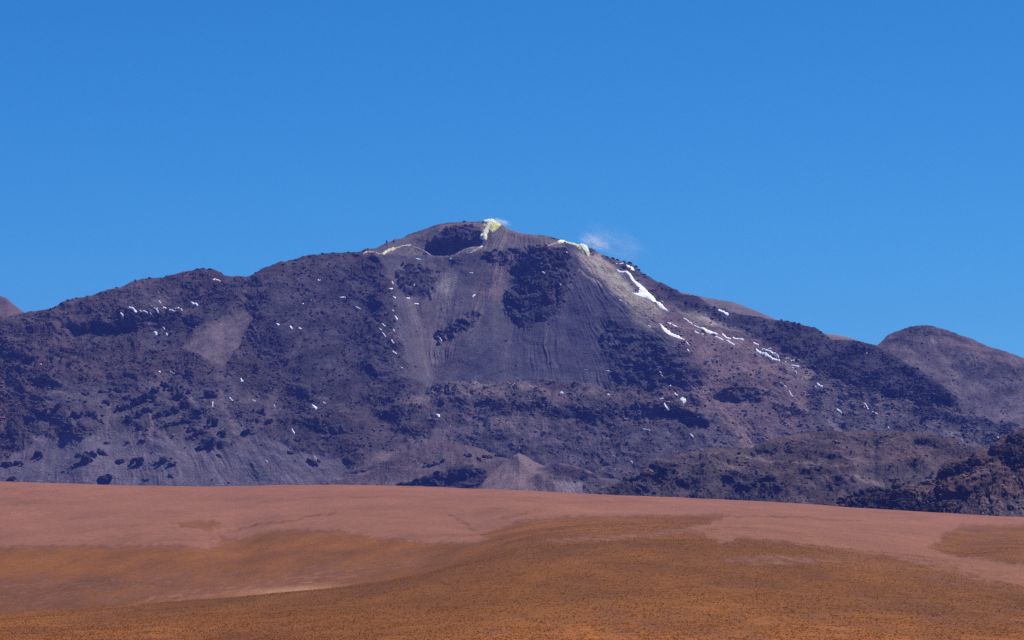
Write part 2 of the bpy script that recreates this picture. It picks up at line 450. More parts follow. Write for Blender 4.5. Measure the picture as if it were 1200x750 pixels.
    P([(838, 462), (862, 453), (905, 458), (900, 470), (862, 470)], 4, noise=10, rough=.9, color=(.05, .043, .052), slope=.8)
    P([(905, 470), (935, 478), (948, 492), (912, 492)], 4, noise=8, rough=.9, color=(.05, .043, .054), slope=.75)
    P([(918, 425), (940, 440), (965, 480), (985, 505)], 5, closed=False, width=6, k=.5, color=(0.17, 0.14, 0.125), rough=.25)
    P([(930, 425), (956, 440), (948, 446), (928, 434)], 3, k=.9, color=(0.23, 0.17, 0.15))
    P([(948, 455), (965, 455), (962, 480), (950, 482)], 4, rough=.9, k=.8, color=(0.045, 0.04, 0.05))
    # dark lava flow down the right skyline
    P([(705, 298), (745, 318), (800, 342), (850, 356), (920, 370), (975, 385), (1030, 400), (1072, 425), (1112, 458), (1124, 478), (1060, 474), (1000, 456), (945, 426), (905, 404), (850, 380), (795, 355), (760, 335), (730, 318)], 3, rough=1.0, color=(0.042, 0.038, 0.050), slope=.58)
    P([(712, 298), (745, 322), (770, 338), (745, 335)], 4, k=.5, color=(0.12, 0.09, 0.085), rough=.4)
    P([(1112, 440), (1124, 478), (1100, 474), (1070, 450)], 4, slope=.9, rough=1.0, color=(.032, .03, .042))
    P([(960, 445), (1060, 480), (1130, 500), (1180, 512), (1150, 530), (1050, 520), (960, 490)], 10, k=.8, rough=.4, color=(0.092, 0.078, 0.088))
    P([(1066, 482), (1120, 488), (1190, 494), (1188, 508), (1130, 500), (1085, 493)], 3, rough=.8, color=(0.042, 0.042, 0.055))
    P([(1010, 458), (1060, 472), (1115, 484), (1170, 492)], 3, closed=False, width=2, k=.6, color=(0.13, 0.11, 0.11), rough=.2)
    P([(1030, 478), (1090, 500), (1150, 516)], 3, closed=False, width=2, k=.6, color=(0.15, 0.12, 0.12))
    P([(950, 450), (1010, 465), (1050, 482), (1030, 500), (975, 490)], 8, k=.5, color=(0.125, 0.098, 0.105), rough=.45)
    # the lava bench in front: flat top, dark lobed fronts
    P([(480, 470), (500, 458), (540, 450), (600, 446), (700, 456), (780, 456), (815, 466), (790, 474), (650, 468), (560, 466), (500, 474)], 7, noise=26, rough=.8, color=(.115, .082, .084), slope=.30)
    P([(505, 455), (560, 448), (620, 448), (640, 460), (590, 466), (530, 468)], 5, noise=10, color=(0.17, 0.13, 0.12), rough=.85)
    P([(540, 474), (600, 470), (680, 474), (700, 478), (690, 492), (650, 488), (560, 482)], 5, noise=16, rough=.9, k=.7, color=(0.052, 0.045, 0.056), slope=.8)
    P([(655, 482), (700, 481), (752, 476), (770, 482), (750, 490), (690, 493), (660, 490)], 4, noise=12, k=.9, rough=1.0, color=(.034, .032, .045), slope=1.1)
    P([(770, 480), (792, 478), (812, 482), (824, 490), (830, 502), (812, 501), (795, 496), (780, 490)], 2.5, rough=1.0, color=(.028, .028, .042), slope=1.5)
    P([(788, 466), (806, 468), (824, 482), (827, 494), (812, 482), (795, 476)], 3, k=.8, rough=.8, color=(.11, .08, .085), slope=.35)
    P([(560, 488), (700, 495), (800, 505), (830, 515), (800, 545), (700, 560), (580, 540), (520, 520), (510, 495)], 10, rough=.42, k=.85, color=(0.070, 0.054, 0.064))
    P([(565, 485), (585, 490), (610, 505), (640, 508), (600, 512), (575, 500)], 4, k=.7, color=(0.165, 0.125, 0.115), rough=.4)
    P([(470, 470), (510, 462), (500, 480), (470, 490)], 6, k=.5, color=(0.15, 0.115, 0.115))
    P([(540, 488), (600, 492), (640, 500)], 3, closed=False, width=2, k=.5, color=(0.15, 0.11, 0.105))
    P([(520, 520), (590, 505), (630, 515), (620, 535), (560, 545)], 8, noise=9, rough=.7, k=.8, color=(0.048, 0.042, 0.055), slope=.7)
    P([(735, 498), (850, 510), (860, 530), (740, 540)], 10, k=.6, color=(0.078, 0.066, 0.08), rough=.4)
    P([(400, 560), (440, 530), (500, 512), (540, 520), (560, 545), (520, 575), (420, 590)], 7, k=.85, rough=.35, color=(0.092, 0.068, 0.072))
    P([(400, 570), (455, 545), (510, 525)], 24, closed=False, width=3, warp=False, push_add=-70)
    P([(440, 500), (480, 500), (505, 480)], 20, closed=False, width=3, warp=False, push_add=50)
    P([(375, 575), (410, 555), (460, 530), (500, 515)], 4, closed=False, width=3, k=.7, color=(0.135, 0.098, 0.095), rough=.3)
    # broad relief: spurs come forward, gullies sink back
    P([(676, 286), (715, 335), (765, 385), (812, 425)], 88, closed=False, width=3, warp=False, push_add=-250)
    P([(676, 286), (715, 335), (765, 385), (822, 440)], 26, closed=False, width=3, warp=False, push_add=-45)
    P([(515, 318), (505, 370), (505, 440)], 42, closed=False, width=3, warp=False, push_add=130)
    P([(448, 320), (462, 390), (478, 450)], 26, closed=False, width=6, warp=False, push_add=-75)
    P([(625, 292), (625, 370)], 34, closed=False, width=8, warp=False, push_add=-80)
    P([(250, 322), (200, 350), (130, 372)], 26, closed=False, width=4, warp=False, push_add=-90)
    P([(90, 395), (150, 392), (215, 388)], 18, closed=False, width=4, warp=False, push_add=70)
    P([(300, 325), (330, 400), (380, 480), (430, 540)], 30, closed=False, width=6, warp=False, push_add=-70)
    P([(400, 305), (400, 380), (420, 460), (470, 520)], 26, closed=False, width=4, warp=False, push_add=45)
    P([(20, 400), (60, 450), (90, 500)], 30, closed=False, width=5, warp=False, push_add=-60)
    P([(290, 340), (235, 400), (200, 430)], 28, closed=False, width=3, warp=False, push_add=110)
    P([(800, 450), (850, 500), (880, 540)], 46, closed=False, width=5, warp=False, push_add=70)
    P([(905, 398), (1000, 440), (1110, 462)], 30, closed=False, width=8, warp=False, push_add=-60)
    P([(100, 505), (102, 560)], 26, closed=False, width=3, warp=False, push_add=-28)
    P([(190, 510), (196, 560)], 26, closed=False, width=3, warp=False, push_add=-28)
    P([(300, 500), (330, 560)], 30, closed=False, width=3, warp=False, push_add=-34)
    skyl = [(-170, 392), (-60, 380), (0, 372), (28, 367), (60, 362), (85, 352), (110, 345), (140, 339), (170, 329), (200, 324), (225, 319), (240, 317), (252, 318), (262, 325), (290, 325), (300, 321), (330, 308), (360, 301), (400, 298),
            (430, 294), (445, 289), (455, 285.5), (470, 280), (480, 276), (500, 267.5), (515, 262.5), (530, 260.5), (545, 260), (565, 260), (577, 258.5), (586, 262), (600, 270), (612, 273.5), (640, 276), (655, 280), (664, 284), (680, 288), (692, 292),
            (705, 298), (722, 304), (740, 313), (752, 322), (770, 332), (788, 340), (800, 345), (818, 352), (835, 360), (850, 363), (880, 371), (905, 375), (920, 377), (945, 383), (962, 390), (975, 398),
            (1000, 401), (1026, 407), (1045, 416), (1070, 432), (1100, 452), (1114, 462), (1122, 474), (1126, 480), (1150, 487), (1186, 495), (1210, 503), (1260, 520), (1370, 545)]
    h = Hill('volcano', skyl, 612, 9600, cv, 900, 0.62, hill_mat, disp=8.0, seed=0, streak=[(618, 205, 26, None),
             (508, 462, 9, lambda U, V: smooth(600, 560, U + (V - 380) * -.3) * smooth(455, 475, U) * smooth(300, 330, V) * smooth(452, 440, V)),
             (112, 295, 16, lambda U, V: smooth(450, 420, U) * smooth(470, 500, V)),
             (560, 215, 40, lambda U, V: smooth(680, 715, U - (V - 300) * .42))], sky_rough=.55)
    set_props(h.o, 'bare purplish-brown volcano with a crater and yellow steaming summit, filling the middle distance', 'volcano', kind='structure')
    return h
VOL = build_volcano()

# ------------------------------------------------------------------ lesser heights
def simple_canvas(u0, u1, v0, v1, slope, rough, color, seed=0):
    c = Canvas(u0, u1, v0, v1, seed=seed)
    c.field('slope', slope); c.field('push', 0.0); c.field('rough', rough); c.field('color', color)
    return c

# brown peak far left
c = simple_canvas(-200, 60, 330, 420, .5, .3, (0.125, 0.078, 0.066), 1)
far_peak = Hill('peak', [(-200, 395), (-90, 350), (-50, 340), (-20, 341), (0, 347), (8, 350), (30, 367), (60, 392)], 420, 13500, c, 90, 1.0, hill_mat, disp=5, seed=1)
set_props(far_peak.o, 'reddish-brown tip of a distant peak at the left edge, behind the volcano', 'peak', kind='structure')

# smooth brown shoulder behind the lava flow
c = simple_canvas(740, 1110, 330, 470, .45, .06, (0.135, 0.105, 0.095), 2)
c.put([(960, 385), (1040, 395), (1040, 420), (960, 420)], 5, color=(0.175, 0.125, 0.10))
shoulder = Hill('ridge', [(740, 350), (770, 341), (788, 340.5), (800, 342.5), (830, 349), (858, 353.5), (875, 360), (895, 368), (915, 377), (935, 384), (962, 390.5), (985, 393), (1000, 397), (1025, 405), (1060, 425), (1110, 460)],
                470, 12300, c, 160, 1.0, hill_mat, disp=4, seed=2, sky_rough=.3)
set_props(shoulder.o, 'smooth brown ridge behind the dark lava flow on the right flank', 'ridge', kind='structure')

# rounded mountain at the right
c = simple_canvas(950, 1380, 370, 560, .5, .45, (0.092, 0.070, 0.072), 3)
c.put([(1038, 400), (1060, 384), (1120, 388), (1110, 396), (1060, 398)], 4, rough=.9, color=(0.062, 0.052, 0.055), slope=.9)
c.put([(1100, 390), (1140, 402), (1200, 430), (1180, 436), (1120, 410)], 7, k=.7, color=(0.125, 0.088, 0.080), rough=.3)
c.put([(1120, 410), (1180, 425), (1200, 450), (1150, 455), (1110, 430)], 9, k=.7, noise=12, color=(.052, .046, .056), rough=.8)
c.put([(1020, 410), (1060, 420), (1110, 450), (1150, 480), (1100, 470)], 9, k=.6, color=(.13, .10, .10), rough=.3)
c.put([(1120, 470), (1200, 470), (1380, 480), (1380, 540), (1150, 500)], 10, k=.7, color=(0.105, 0.082, 0.090), rough=.4)
c.put([(1090, 400), (1105, 420), (1120, 440)], 4, closed=False, width=2, k=.6, color=(.18, .14, .13))
right_mt = Hill('mountain', [(950, 470), (990, 440), (1018, 411), (1028, 404), (1042, 392), (1058, 386), (1075, 384), (1090, 384.5), (1110, 387), (1122, 391), (1150, 401), (1175, 411), (1200, 422), (1280, 450), (1380, 470)],
                560, 11300, c, 330, .8, hill_mat, disp=6.5, seed=3, streak=[(1080, 330, 18, None)])
set_props(right_mt.o, 'rounded brown mountain with a dark rocky cap at the right edge', 'mountain', kind='structure')

# small pinkish cone and its low ridge
c = simple_canvas(360, 800, 510, 640, .42, .30, (0.112, 0.076, 0.076), 4)
c.put([(560, 580), (585, 545), (606, 530), (615, 533), (608, 560), (590, 585)], 5, color=(0.118, 0.078, 0.076), rough=.12)
c.put([(606, 530), (637, 544), (610, 575), (590, 600), (560, 600)], 5, color=(0.150, 0.104, 0.098), rough=.10, warp=False)  # sunlit right flank, painted lighter than the left side
c.put([(607, 531), (618, 545), (636, 560)], 14, closed=False, width=2, warp=False, push_add=-50)
c.put([(632, 550), (645, 543), (680, 549), (700, 560), (680, 565), (645, 560)], 3.5, rough=1.0, color=(0.056, 0.042, 0.048), slope=.6)
c.put([(606, 531), (622, 548), (640, 562)], 3, closed=False, width=1.5, k=.5, color=(.19, .14, .13))  # highlight of the sunlit right ridge, painted as a light stroke
c.put([(590, 585), (620, 565), (640, 555)], 3, closed=False, width=2, k=.4, color=(.075, .055, .06))
c.put([(650, 565), (670, 561), (700, 565), (700, 580), (655, 580)], 5, k=.7, color=(0.17, 0.13, 0.13), rough=.15)
c.put([(680, 560), (710, 565), (702, 580), (685, 575)], 5, k=.8, rough=.9, color=(0.066, 0.052, 0.058))
cone = Hill('hill', [(545, 600), (556, 578), (568, 563), (580, 550), (592, 541), (602, 533.5), (608, 531), (616, 534), (626, 541), (638, 546), (652, 543), (668, 545), (690, 552), (706, 560), (722, 562), (745, 575), (780, 590)],
            625, 8800, c, 200, .7, hill_mat, disp=5, seed=4, streak=[(608, 500, 10, None)], back=400, sky_rough=.4)
set_props(cone.o, 'small pinkish cinder cone in front of the volcano foot', 'hill', kind='structure')

# reddish mounds left of the cinder cone
c = simple_canvas(300, 700, 500, 640, .36, .40, (0.086, 0.059, 0.058), 7)
c.put([(400, 566), (440, 549), (480, 530), (520, 519)], 4, closed=False, width=2.5, k=.6, color=(0.125, 0.085, 0.080), rough=.3)
c.put([(440, 575), (500, 545), (530, 535), (500, 570)], 8, k=.7, color=(0.105, 0.078, 0.078), rough=.15)
c.put([(462, 580), (480, 566), (505, 558), (545, 549), (568, 549), (572, 562), (552, 582)], 4, k=.9, color=(0.034, 0.030, 0.040), rough=1.0, slope=.8)
c.put([(370, 580), (400, 568), (440, 556)], 10, closed=False, width=3, k=.4, color=(0.055, 0.044, 0.050), rough=.6)
mound = Hill('hill', [(300, 600), (340, 588), (368, 577), (388, 567), (405, 560), (425, 554), (445, 547), (462, 537), (480, 528), (500, 521), (520, 518), (538, 520), (556, 524), (575, 530), (595, 540), (620, 560), (650, 590), (700, 610)],
              630, 9150, c, 220, .7, hill_mat, disp=6, seed=7, streak=[(520, 440, 14, None)], back=420)
set_props(mound.o, 'low reddish mound with dark outcrops, left of the pinkish cinder cone', 'hill', kind='structure')

# dark broken foothill, right of centre
c = simple_canvas(660, 1400, 490, 660, .36, .60, (0.080, 0.053, 0.050), 5)
P = c.put
P([(700, 585), (740, 560), (780, 545), (830, 540), (880, 550), (900, 575), (800, 600), (690, 600)], 8, k=.8, color=(0.066, 0.052, 0.054), rough=.9)
P([(740, 560), (752, 550), (775, 545), (800, 545), (790, 560), (760, 565)], 5, noise=7, color=(.04, .033, .038), slope=.7, rough=1)
P([(800, 541), (840, 535), (890, 536), (940, 545), (985, 548), (1005, 546)], 1.6, closed=False, width=1.2, k=.85, color=(0.20, 0.155, 0.125), rough=.3)
P([(795, 545), (850, 535), (900, 538), (870, 548)], 6, k=.6, color=(0.115, 0.086, 0.078), rough=.5)
P([(745, 556), (765, 552), (768, 558), (740, 564)], 3, k=.7, color=(0.20, 0.155, 0.125), rough=.2)
P([(835, 548), (880, 548), (870, 560), (840, 558)], 5, k=.8, color=(0.125, 0.092, 0.083), rough=.3)
P([(880, 525), (930, 516), (1000, 512), (1080, 516), (1090, 530), (1010, 530), (930, 528)], 6, k=.6, color=(0.080, 0.058, 0.058), rough=1)
P([(960, 532), (1010, 524), (1080, 528), (1090, 540), (1010, 542)], 6, k=.6, color=(0.13, 0.088, 0.086), rough=.4)
P([(1040, 528), (1090, 530), (1080, 542), (1040, 540)], 5, k=.5, color=(0.15, 0.085, 0.076), rough=.3)
P([(880, 527), (920, 530), (990, 540), (1000, 546)], 2, closed=False, width=1.6, k=.7, color=(.05, .042, .045), rough=1, slope=.7)
P([(850, 560), (900, 552), (925, 575), (910, 590), (860, 580)], 7, noise=9, k=.8, color=(0.045, 0.037, 0.044), slope=.6, rough=1)
P([(945, 555), (1000, 560), (1000, 580), (950, 575)], 7, noise=9, k=.8, color=(0.045, 0.037, 0.044), slope=.6, rough=1)
P([(1000, 545), (1100, 545), (1100, 575), (1010, 575)], 8, k=.5, color=(0.085, 0.070, 0.068), rough=.8)
P([(1000, 560), (1030, 570), (1060, 575)], 4, closed=False, width=3, k=.6, color=(.17, .14, .11), rough=.2)
P([(758, 548), (850, 532), (925, 518), (1010, 510), (1090, 512)], 14, closed=False, width=2, warp=False, push_add=-40)
foothill = Hill('hill', [(660, 612), (690, 592), (700, 580), (722, 570), (742, 562), (758, 548), (785, 535), (800, 534), (825, 529), (850, 527), (880, 524), (895, 518), (925, 512), (950, 508), (985, 508), (1010, 506), (1040, 506), (1075, 508), (1100, 512), (1130, 520), (1180, 540), (1260, 570), (1400, 600)],
                650, 7000, c, 330, .62, hill_mat, disp=6.5, seed=5, back=500)
set_props(foothill.o, 'low dark broken foothill with tan ledges, right of the cinder cone', 'hill', kind='structure')

# nearest rocky hill, right edge
c = simple_canvas(930, 1420, 480, 670, .40, .7, (0.110, 0.062, 0.054), 6)
P = c.put
P([(980, 600), (1000, 585), (1030, 570), (1075, 575), (1110, 600), (1060, 615)], 6, k=.9, color=(0.042, 0.030, 0.036), rough=1, slope=.7)
P([(1052, 577), (1066, 580), (1078, 583), (1074, 586)], 1.5, closed=False, width=1.6, k=.8, color=(0.20, 0.15, 0.13), rough=.15)
P([(1086, 576), (1100, 571)], 1.5, closed=False, width=1.3, k=.8, color=(0.20, 0.15, 0.13), rough=.15)
P([(1104, 564), (1116, 566), (1126, 569)], 1.5, closed=False, width=1.4, k=.7, color=(0.19, 0.14, 0.125), rough=.2)
P([(1102, 552), (1115, 545), (1140, 540), (1150, 545), (1125, 558), (1104, 560)], 3, rough=1, color=(0.038, 0.027, 0.034), slope=1.0)
P([(1165, 530), (1190, 505), (1230, 495), (1230, 545), (1190, 560), (1170, 545)], 6, k=.9, rough=1, color=(0.046, 0.030, 0.036), slope=.75)
P([(1060, 590), (1120, 575), (1160, 565), (1160, 590), (1100, 610)], 7, noise=9, rough=1, k=.9, color=(0.042, 0.032, 0.038), slope=.7)
P([(1110, 600), (1150, 590), (1250, 570), (1250, 610), (1120, 615)], 8, k=.8, color=(0.11, 0.082, 0.082), rough=.6)
P([(1140, 545), (1170, 540), (1185, 560), (1150, 562)], 5, k=.7, color=(0.13, 0.088, 0.082), rough=.5)
near_hill = Hill('hill', [(930, 625), (965, 603), (985, 592), (1000, 585), (1018, 578), (1028, 575), (1045, 574), (1056, 569), (1075, 572), (1088, 568), (1098, 560), (1102, 551), (1112, 544), (1128, 541), (1145, 534), (1160, 530), (1168, 522), (1180, 516), (1192, 508), (1202, 503), (1240, 490), (1320, 482), (1420, 500)],
                 660, 5600, c, 330, .62, hill_mat, disp=7.5, seed=6, back=600)
set_props(near_hill.o, 'dark reddish rocky hill nearest on the right, above the plain', 'hill', kind='structure')

# ================================================================== THE PLAIN
GP_PINK = (0.217, 0.089, 0.047)
GP_ORANGE = (0.250, 0.098, 0.030)
def build_ground():
    uu = np.concatenate([np.linspace(-2600, -240, 60), np.arange(-220, 1421, 2.0), np.linspace(1440, 3800, 60)])
    sil_u = [-2600, -200, 0, 130, 250, 330, 400, 450, 500, 550, 600, 660, 720, 900, 1200, 3800]
    sil_v = [735, 733, 722, 713, 703, 695, 689, 681, 672, 660, 650, 643, 640, 640, 665, 690]
    cr_u = [-2600, -200, 0, 60, 160, 250, 330, 400, 500, 600, 700, 800, 900, 1000, 1100, 1200, 1420, 3800]
    cr_v = [566, 566, 567.5, 569.5, 571.5, 571.8, 571, 570.5, 573, 577, 581, 585, 590, 596, 601, 606, 617, 640]
    vs = np.interp(uu, sil_u, sil_v); vc = np.interp(uu, cr_u, cr_v)
    ker = np.hanning(41); ker /= ker.sum()
    vs = np.convolve(np.pad(vs, 20, mode='edge'), ker, 'valid'); vc = np.convolve(np.pad(vc, 20, mode='edge'), ker, 'valid')
    k = 1 - smooth(480, 640, uu)          # the near swell hides a dip only on the left
    def zof(v, d): return ray(np.full_like(uu, 600.0), v)[1] * d
    keys = [(4, np.full_like(uu, -1.9)), (150, np.full_like(uu, -13.)), (400, np.full_like(uu, -29.)), (720, zof(np.full_like(uu, 768.), 720)),
            (1050, zof((768 + vs) / 2 - 6, 1050)), (1500, zof(vs, 1500)), (1800, zof(vs + 3.5 * k - 7 * (1 - k), 1800)), (2150, zof(vs - 1 - 18 * (1 - k), 2150)),
            (3000, zof(vc + (vs - vc) * .46, 3000)), (3900, zof(vc + (vs - vc) * .12 + 2, 3900)), (4500, zof(vc, 4500)), (5000, zof(vc + 7, 5000)),
            (5700, np.full_like(uu, -170.)), (8000, np.full_like(uu, -190.)), (24000, np.full_like(uu, -200.))]
    kd = np.log(np.array([a for a, _ in keys])); kz = np.array([b for _, b in keys])
    rows = np.concatenate([np.geomspace(4, 600, 60)[:-1], np.geomspace(600, 5200, 950), np.geomspace(5300, 24000, 30)])
    x = np.log(rows)
    m = np.zeros_like(kz); m[1:-1] = (kz[2:] - kz[:-2]) / (kd[2:] - kd[:-2])[:, None]
    m[0] = (kz[1] - kz[0]) / (kd[1] - kd[0]); m[-1] = 0
    i = np.clip(np.searchsorted(kd, x) - 1, 0, len(kd) - 2); h = (kd[i + 1] - kd[i]); t = ((x - kd[i]) / h)[:, None]; h = h[:, None]
    Z = (2*t**3 - 3*t**2 + 1) * kz[i] + (t**3 - 2*t**2 + t) * h * m[i] + (-2*t**3 + 3*t**2) * kz[i+1] + (t**3 - t**2) * h * m[i+1]
    D = np.broadcast_to(rows[:, None], Z.shape)
    U = np.broadcast_to(uu, Z.shape)
    TX = (uu - 600.0) / F
    X = TX[None, :] * D / CP
    # rolling relief of the plain
    amp = smooth(300, 1500, D) * (1 - smooth(5000, 6000, D))
    Z = Z + amp * (2.6 * fbm(X / 300, D / 420, 3, 5) + .8 * fbm(X / 60, D / 120, 3, 6))
    V = 375 - F * np.tan(np.arctan2(Z, D) - PITCH)      # photo row of each point of the surface
    def dip(u0, v0, ru, rv, a, dmin=1600):
        w = np.exp(-((U - u0) / ru) ** 2 - ((V - v0) / rv) ** 2) * (D > dmin) * (D < 5000)
        return a * w
    Z = Z + dip(278, 630, 34, 24, -7.5) + dip(555, 612, 44, 13, -8) + dip(1120, 635, 50, 14, -6) + dip(600, 588, 60, 7, 3) + dip(430, 612, 80, 18, 4) + dip(150, 625, 70, 16, 4) + dip(850, 625, 120, 10, 3, 1500)
    # ---- ground cover: golden tussock grass (1) or bare pinkish gravel (0)
    cv = Canvas(-220, 1420, 555, 800, warp=4, seed=9)
    cv.WU = cv.U + (cv.WU - cv.U) * 3.0
    cv.WV = cv.V + (cv.WV - cv.V) * .55
    cv.field('grass', 0.0); cv.field('color', GP_PINK)
    G = cv.put
    G([(-220, 641), (0, 641), (100, 641), (170, 642), (250, 641), (272, 626), (330, 621), (380, 624), (430, 631), (500, 636), (560, 637), (575, 630), (556, 622), (590, 614), (620, 608), (700, 605), (780, 605), (845, 604), (835, 614),
       (800, 622), (840, 640), (870, 634), (930, 638), (1000, 647), (1080, 662), (1200, 690), (1420, 700), (1420, 800), (-220, 800)], 3.6, grass=.95)
    G([(-220, 668), (0, 672), (150, 675), (300, 668), (480, 650), (520, 655), (440, 680), (330, 692), (0, 720), (-220, 730)], 9, k=.55, grass=.45)
    G([(130, 700), (260, 688), (330, 676), (400, 668), (420, 676), (330, 694), (200, 706)], 5, k=.7, grass=.35)
    G([(640, 632), (760, 627), (840, 621), (900, 622), (830, 628), (740, 633), (660, 636)], 2, k=.85, grass=.1)
    G([(690, 614), (780, 619), (840, 618), (780, 622), (700, 620)], 1.5, k=.5, grass=.2)
    G([(832, 655), (870, 651), (930, 651), (985, 657), (940, 661), (880, 663)], 2.5, k=.85, grass=.12)
    G([(940, 655), (1020, 665), (1120, 690), (1420, 720), (1420, 680), (1200, 680), (1080, 652), (1000, 645)], 10, k=.45, grass=.3)
    G([(1000, 700), (1200, 705), (1420, 700), (1420, 760), (1100, 730)], 14, k=.35, grass=.4)
    G([(1092, 634), (1104, 622), (1130, 616), (1170, 616), (1210, 617), (1420, 622), (1420, 675), (1220, 664), (1160, 656), (1115, 645)], 4, grass=.9)
    G([(203, 614), (230, 610), (255, 609), (262, 612), (244, 619), (215, 620)], 1.6, k=.85, grass=.8)
    G([(265, 618), (300, 613), (340, 612), (395, 603)], 1.2, closed=False, width=1.0, k=.6, grass=.8)
    G([(252, 622), (285, 625), (290, 650), (262, 672), (240, 660), (255, 645)], 4, k=.6, grass=.8)
    G([(528, 603), (545, 607), (556, 612), (566, 612)], 1.2, closed=False, width=1.1, k=.7, grass=.8)
    G([(588, 604), (612, 602), (640, 596), (612, 600)], 1.5, closed=False, width=1.2, k=.6, grass=.7)
    G([(800, 605), (870, 605), (940, 606), (1000, 610)], 1.0, closed=False, width=.8, k=.5, grass=.8)
    G([(160, 638), (200, 640), (240, 646)], 1.0, closed=False, width=.8, k=.5, grass=.8)
    gr = cv.sample('grass', U, V) * (D < 5200)
    gr = np.where((D < 1560) & (U < 540), np.maximum(gr, .92 * smooth(540, 470, U)), gr)
    gr = np.clip(gr + .22 * fbm(X / 70, D / 320, 4, 14) * (gr > .05), 0, 1)
    scat = fbm(X / 9, D / 40, 4, 17, .7)
    gr = np.clip(gr + (gr * (1 - gr) * 4) * scat * 1.5, 0, 1)
    gr = np.maximum(gr, .16 * smooth(.12, .5, fbm(X / 120, D / 260, 4, 18, .6)) * (D < 5000))
    # colour classes
    n1 = fbm(X / 45, D / 160, 4, 15)[..., None]; n2 = fbm(X / 160, D / 420, 4, 16)[..., None]
    pink = np.array(GP_PINK) * (1 + .14 * n1 + .20 * n2 * np.array((1, .95, .85)))
    drk = np.array((0.172, 0.060, 0.009)); gold = np.array((0.315, 0.100, 0.016)); pale = np.array((0.33, 0.17, 0.09))
    fg = smooth(700, 775, V)[..., None] * (D < 1600)[..., None]
    orange = drk * (1 - fg) + gold * fg
    orange = orange * (1 + .42 * n1 + .40 * n2)
    C = pink * (1 - gr[..., None]) + orange * gr[..., None]
    edge = (4 * gr * (1 - gr))[..., None]
    C = C * (1 - .18 * edge) 
    far = smooth(4500, 3200, D)[..., None]
    C = C * (far * 1.0 + (1 - far) * np.array((1.03, 1.0, 1.02)))
    w = np.exp(-((U - 345) / 60) ** 2 - ((V - (692 - (U - 345) * .06)) / 4.5) ** 2) * (D > 1600)
    C = C * (1 - .75 * w[..., None]) + pale * 1.15 * .75 * w[..., None]  # streak of sunlit grass, its brightness painted as paler colour
    P_ = np.stack([X, D, Z], -1)
    me = mesh_np('ground', P_, grid_quads(*Z.shape))
    add_attr(me, 'cover', np.clip(C, .01, 1).reshape(-1, 3)); add_attr(me, 'grassy', gr.ravel())
    m, nt, b, out = new_mat('steppe_soil')
    at = nt.nodes.new('ShaderNodeAttribute'); at.attribute_name = 'cover'
    tc = nt.nodes.new('ShaderNodeTexCoord'); vec = tc.outputs['Object']
    f1 = ramp(nt, nz(nt, 1.0, 6, .8, vec), [(0.3, .40), (.5, 1.0), (.72, 1.75)])
    f2 = ramp(nt, nz(nt, .12, 5, .65, vec), [(0.3, .80), (.7, 1.2)])
    c_ = mix(nt, 'MULTIPLY', 1, mix(nt, 'MULTIPLY', 1, at.outputs['Color'], f1), f2)
    nt.links.new(c_, b.inputs['Base Color'])
    bump(nt, b, nz(nt, .7, 6, .75, vec), .8, 1.0)
    o = link('ground', me, m)
    set_props(o, 'rolling high plain of pinkish gravel and golden grass in the foreground', 'ground', kind='structure')
    return P_, gr, uu, rows
GP, GG, GU, GD = build_ground()

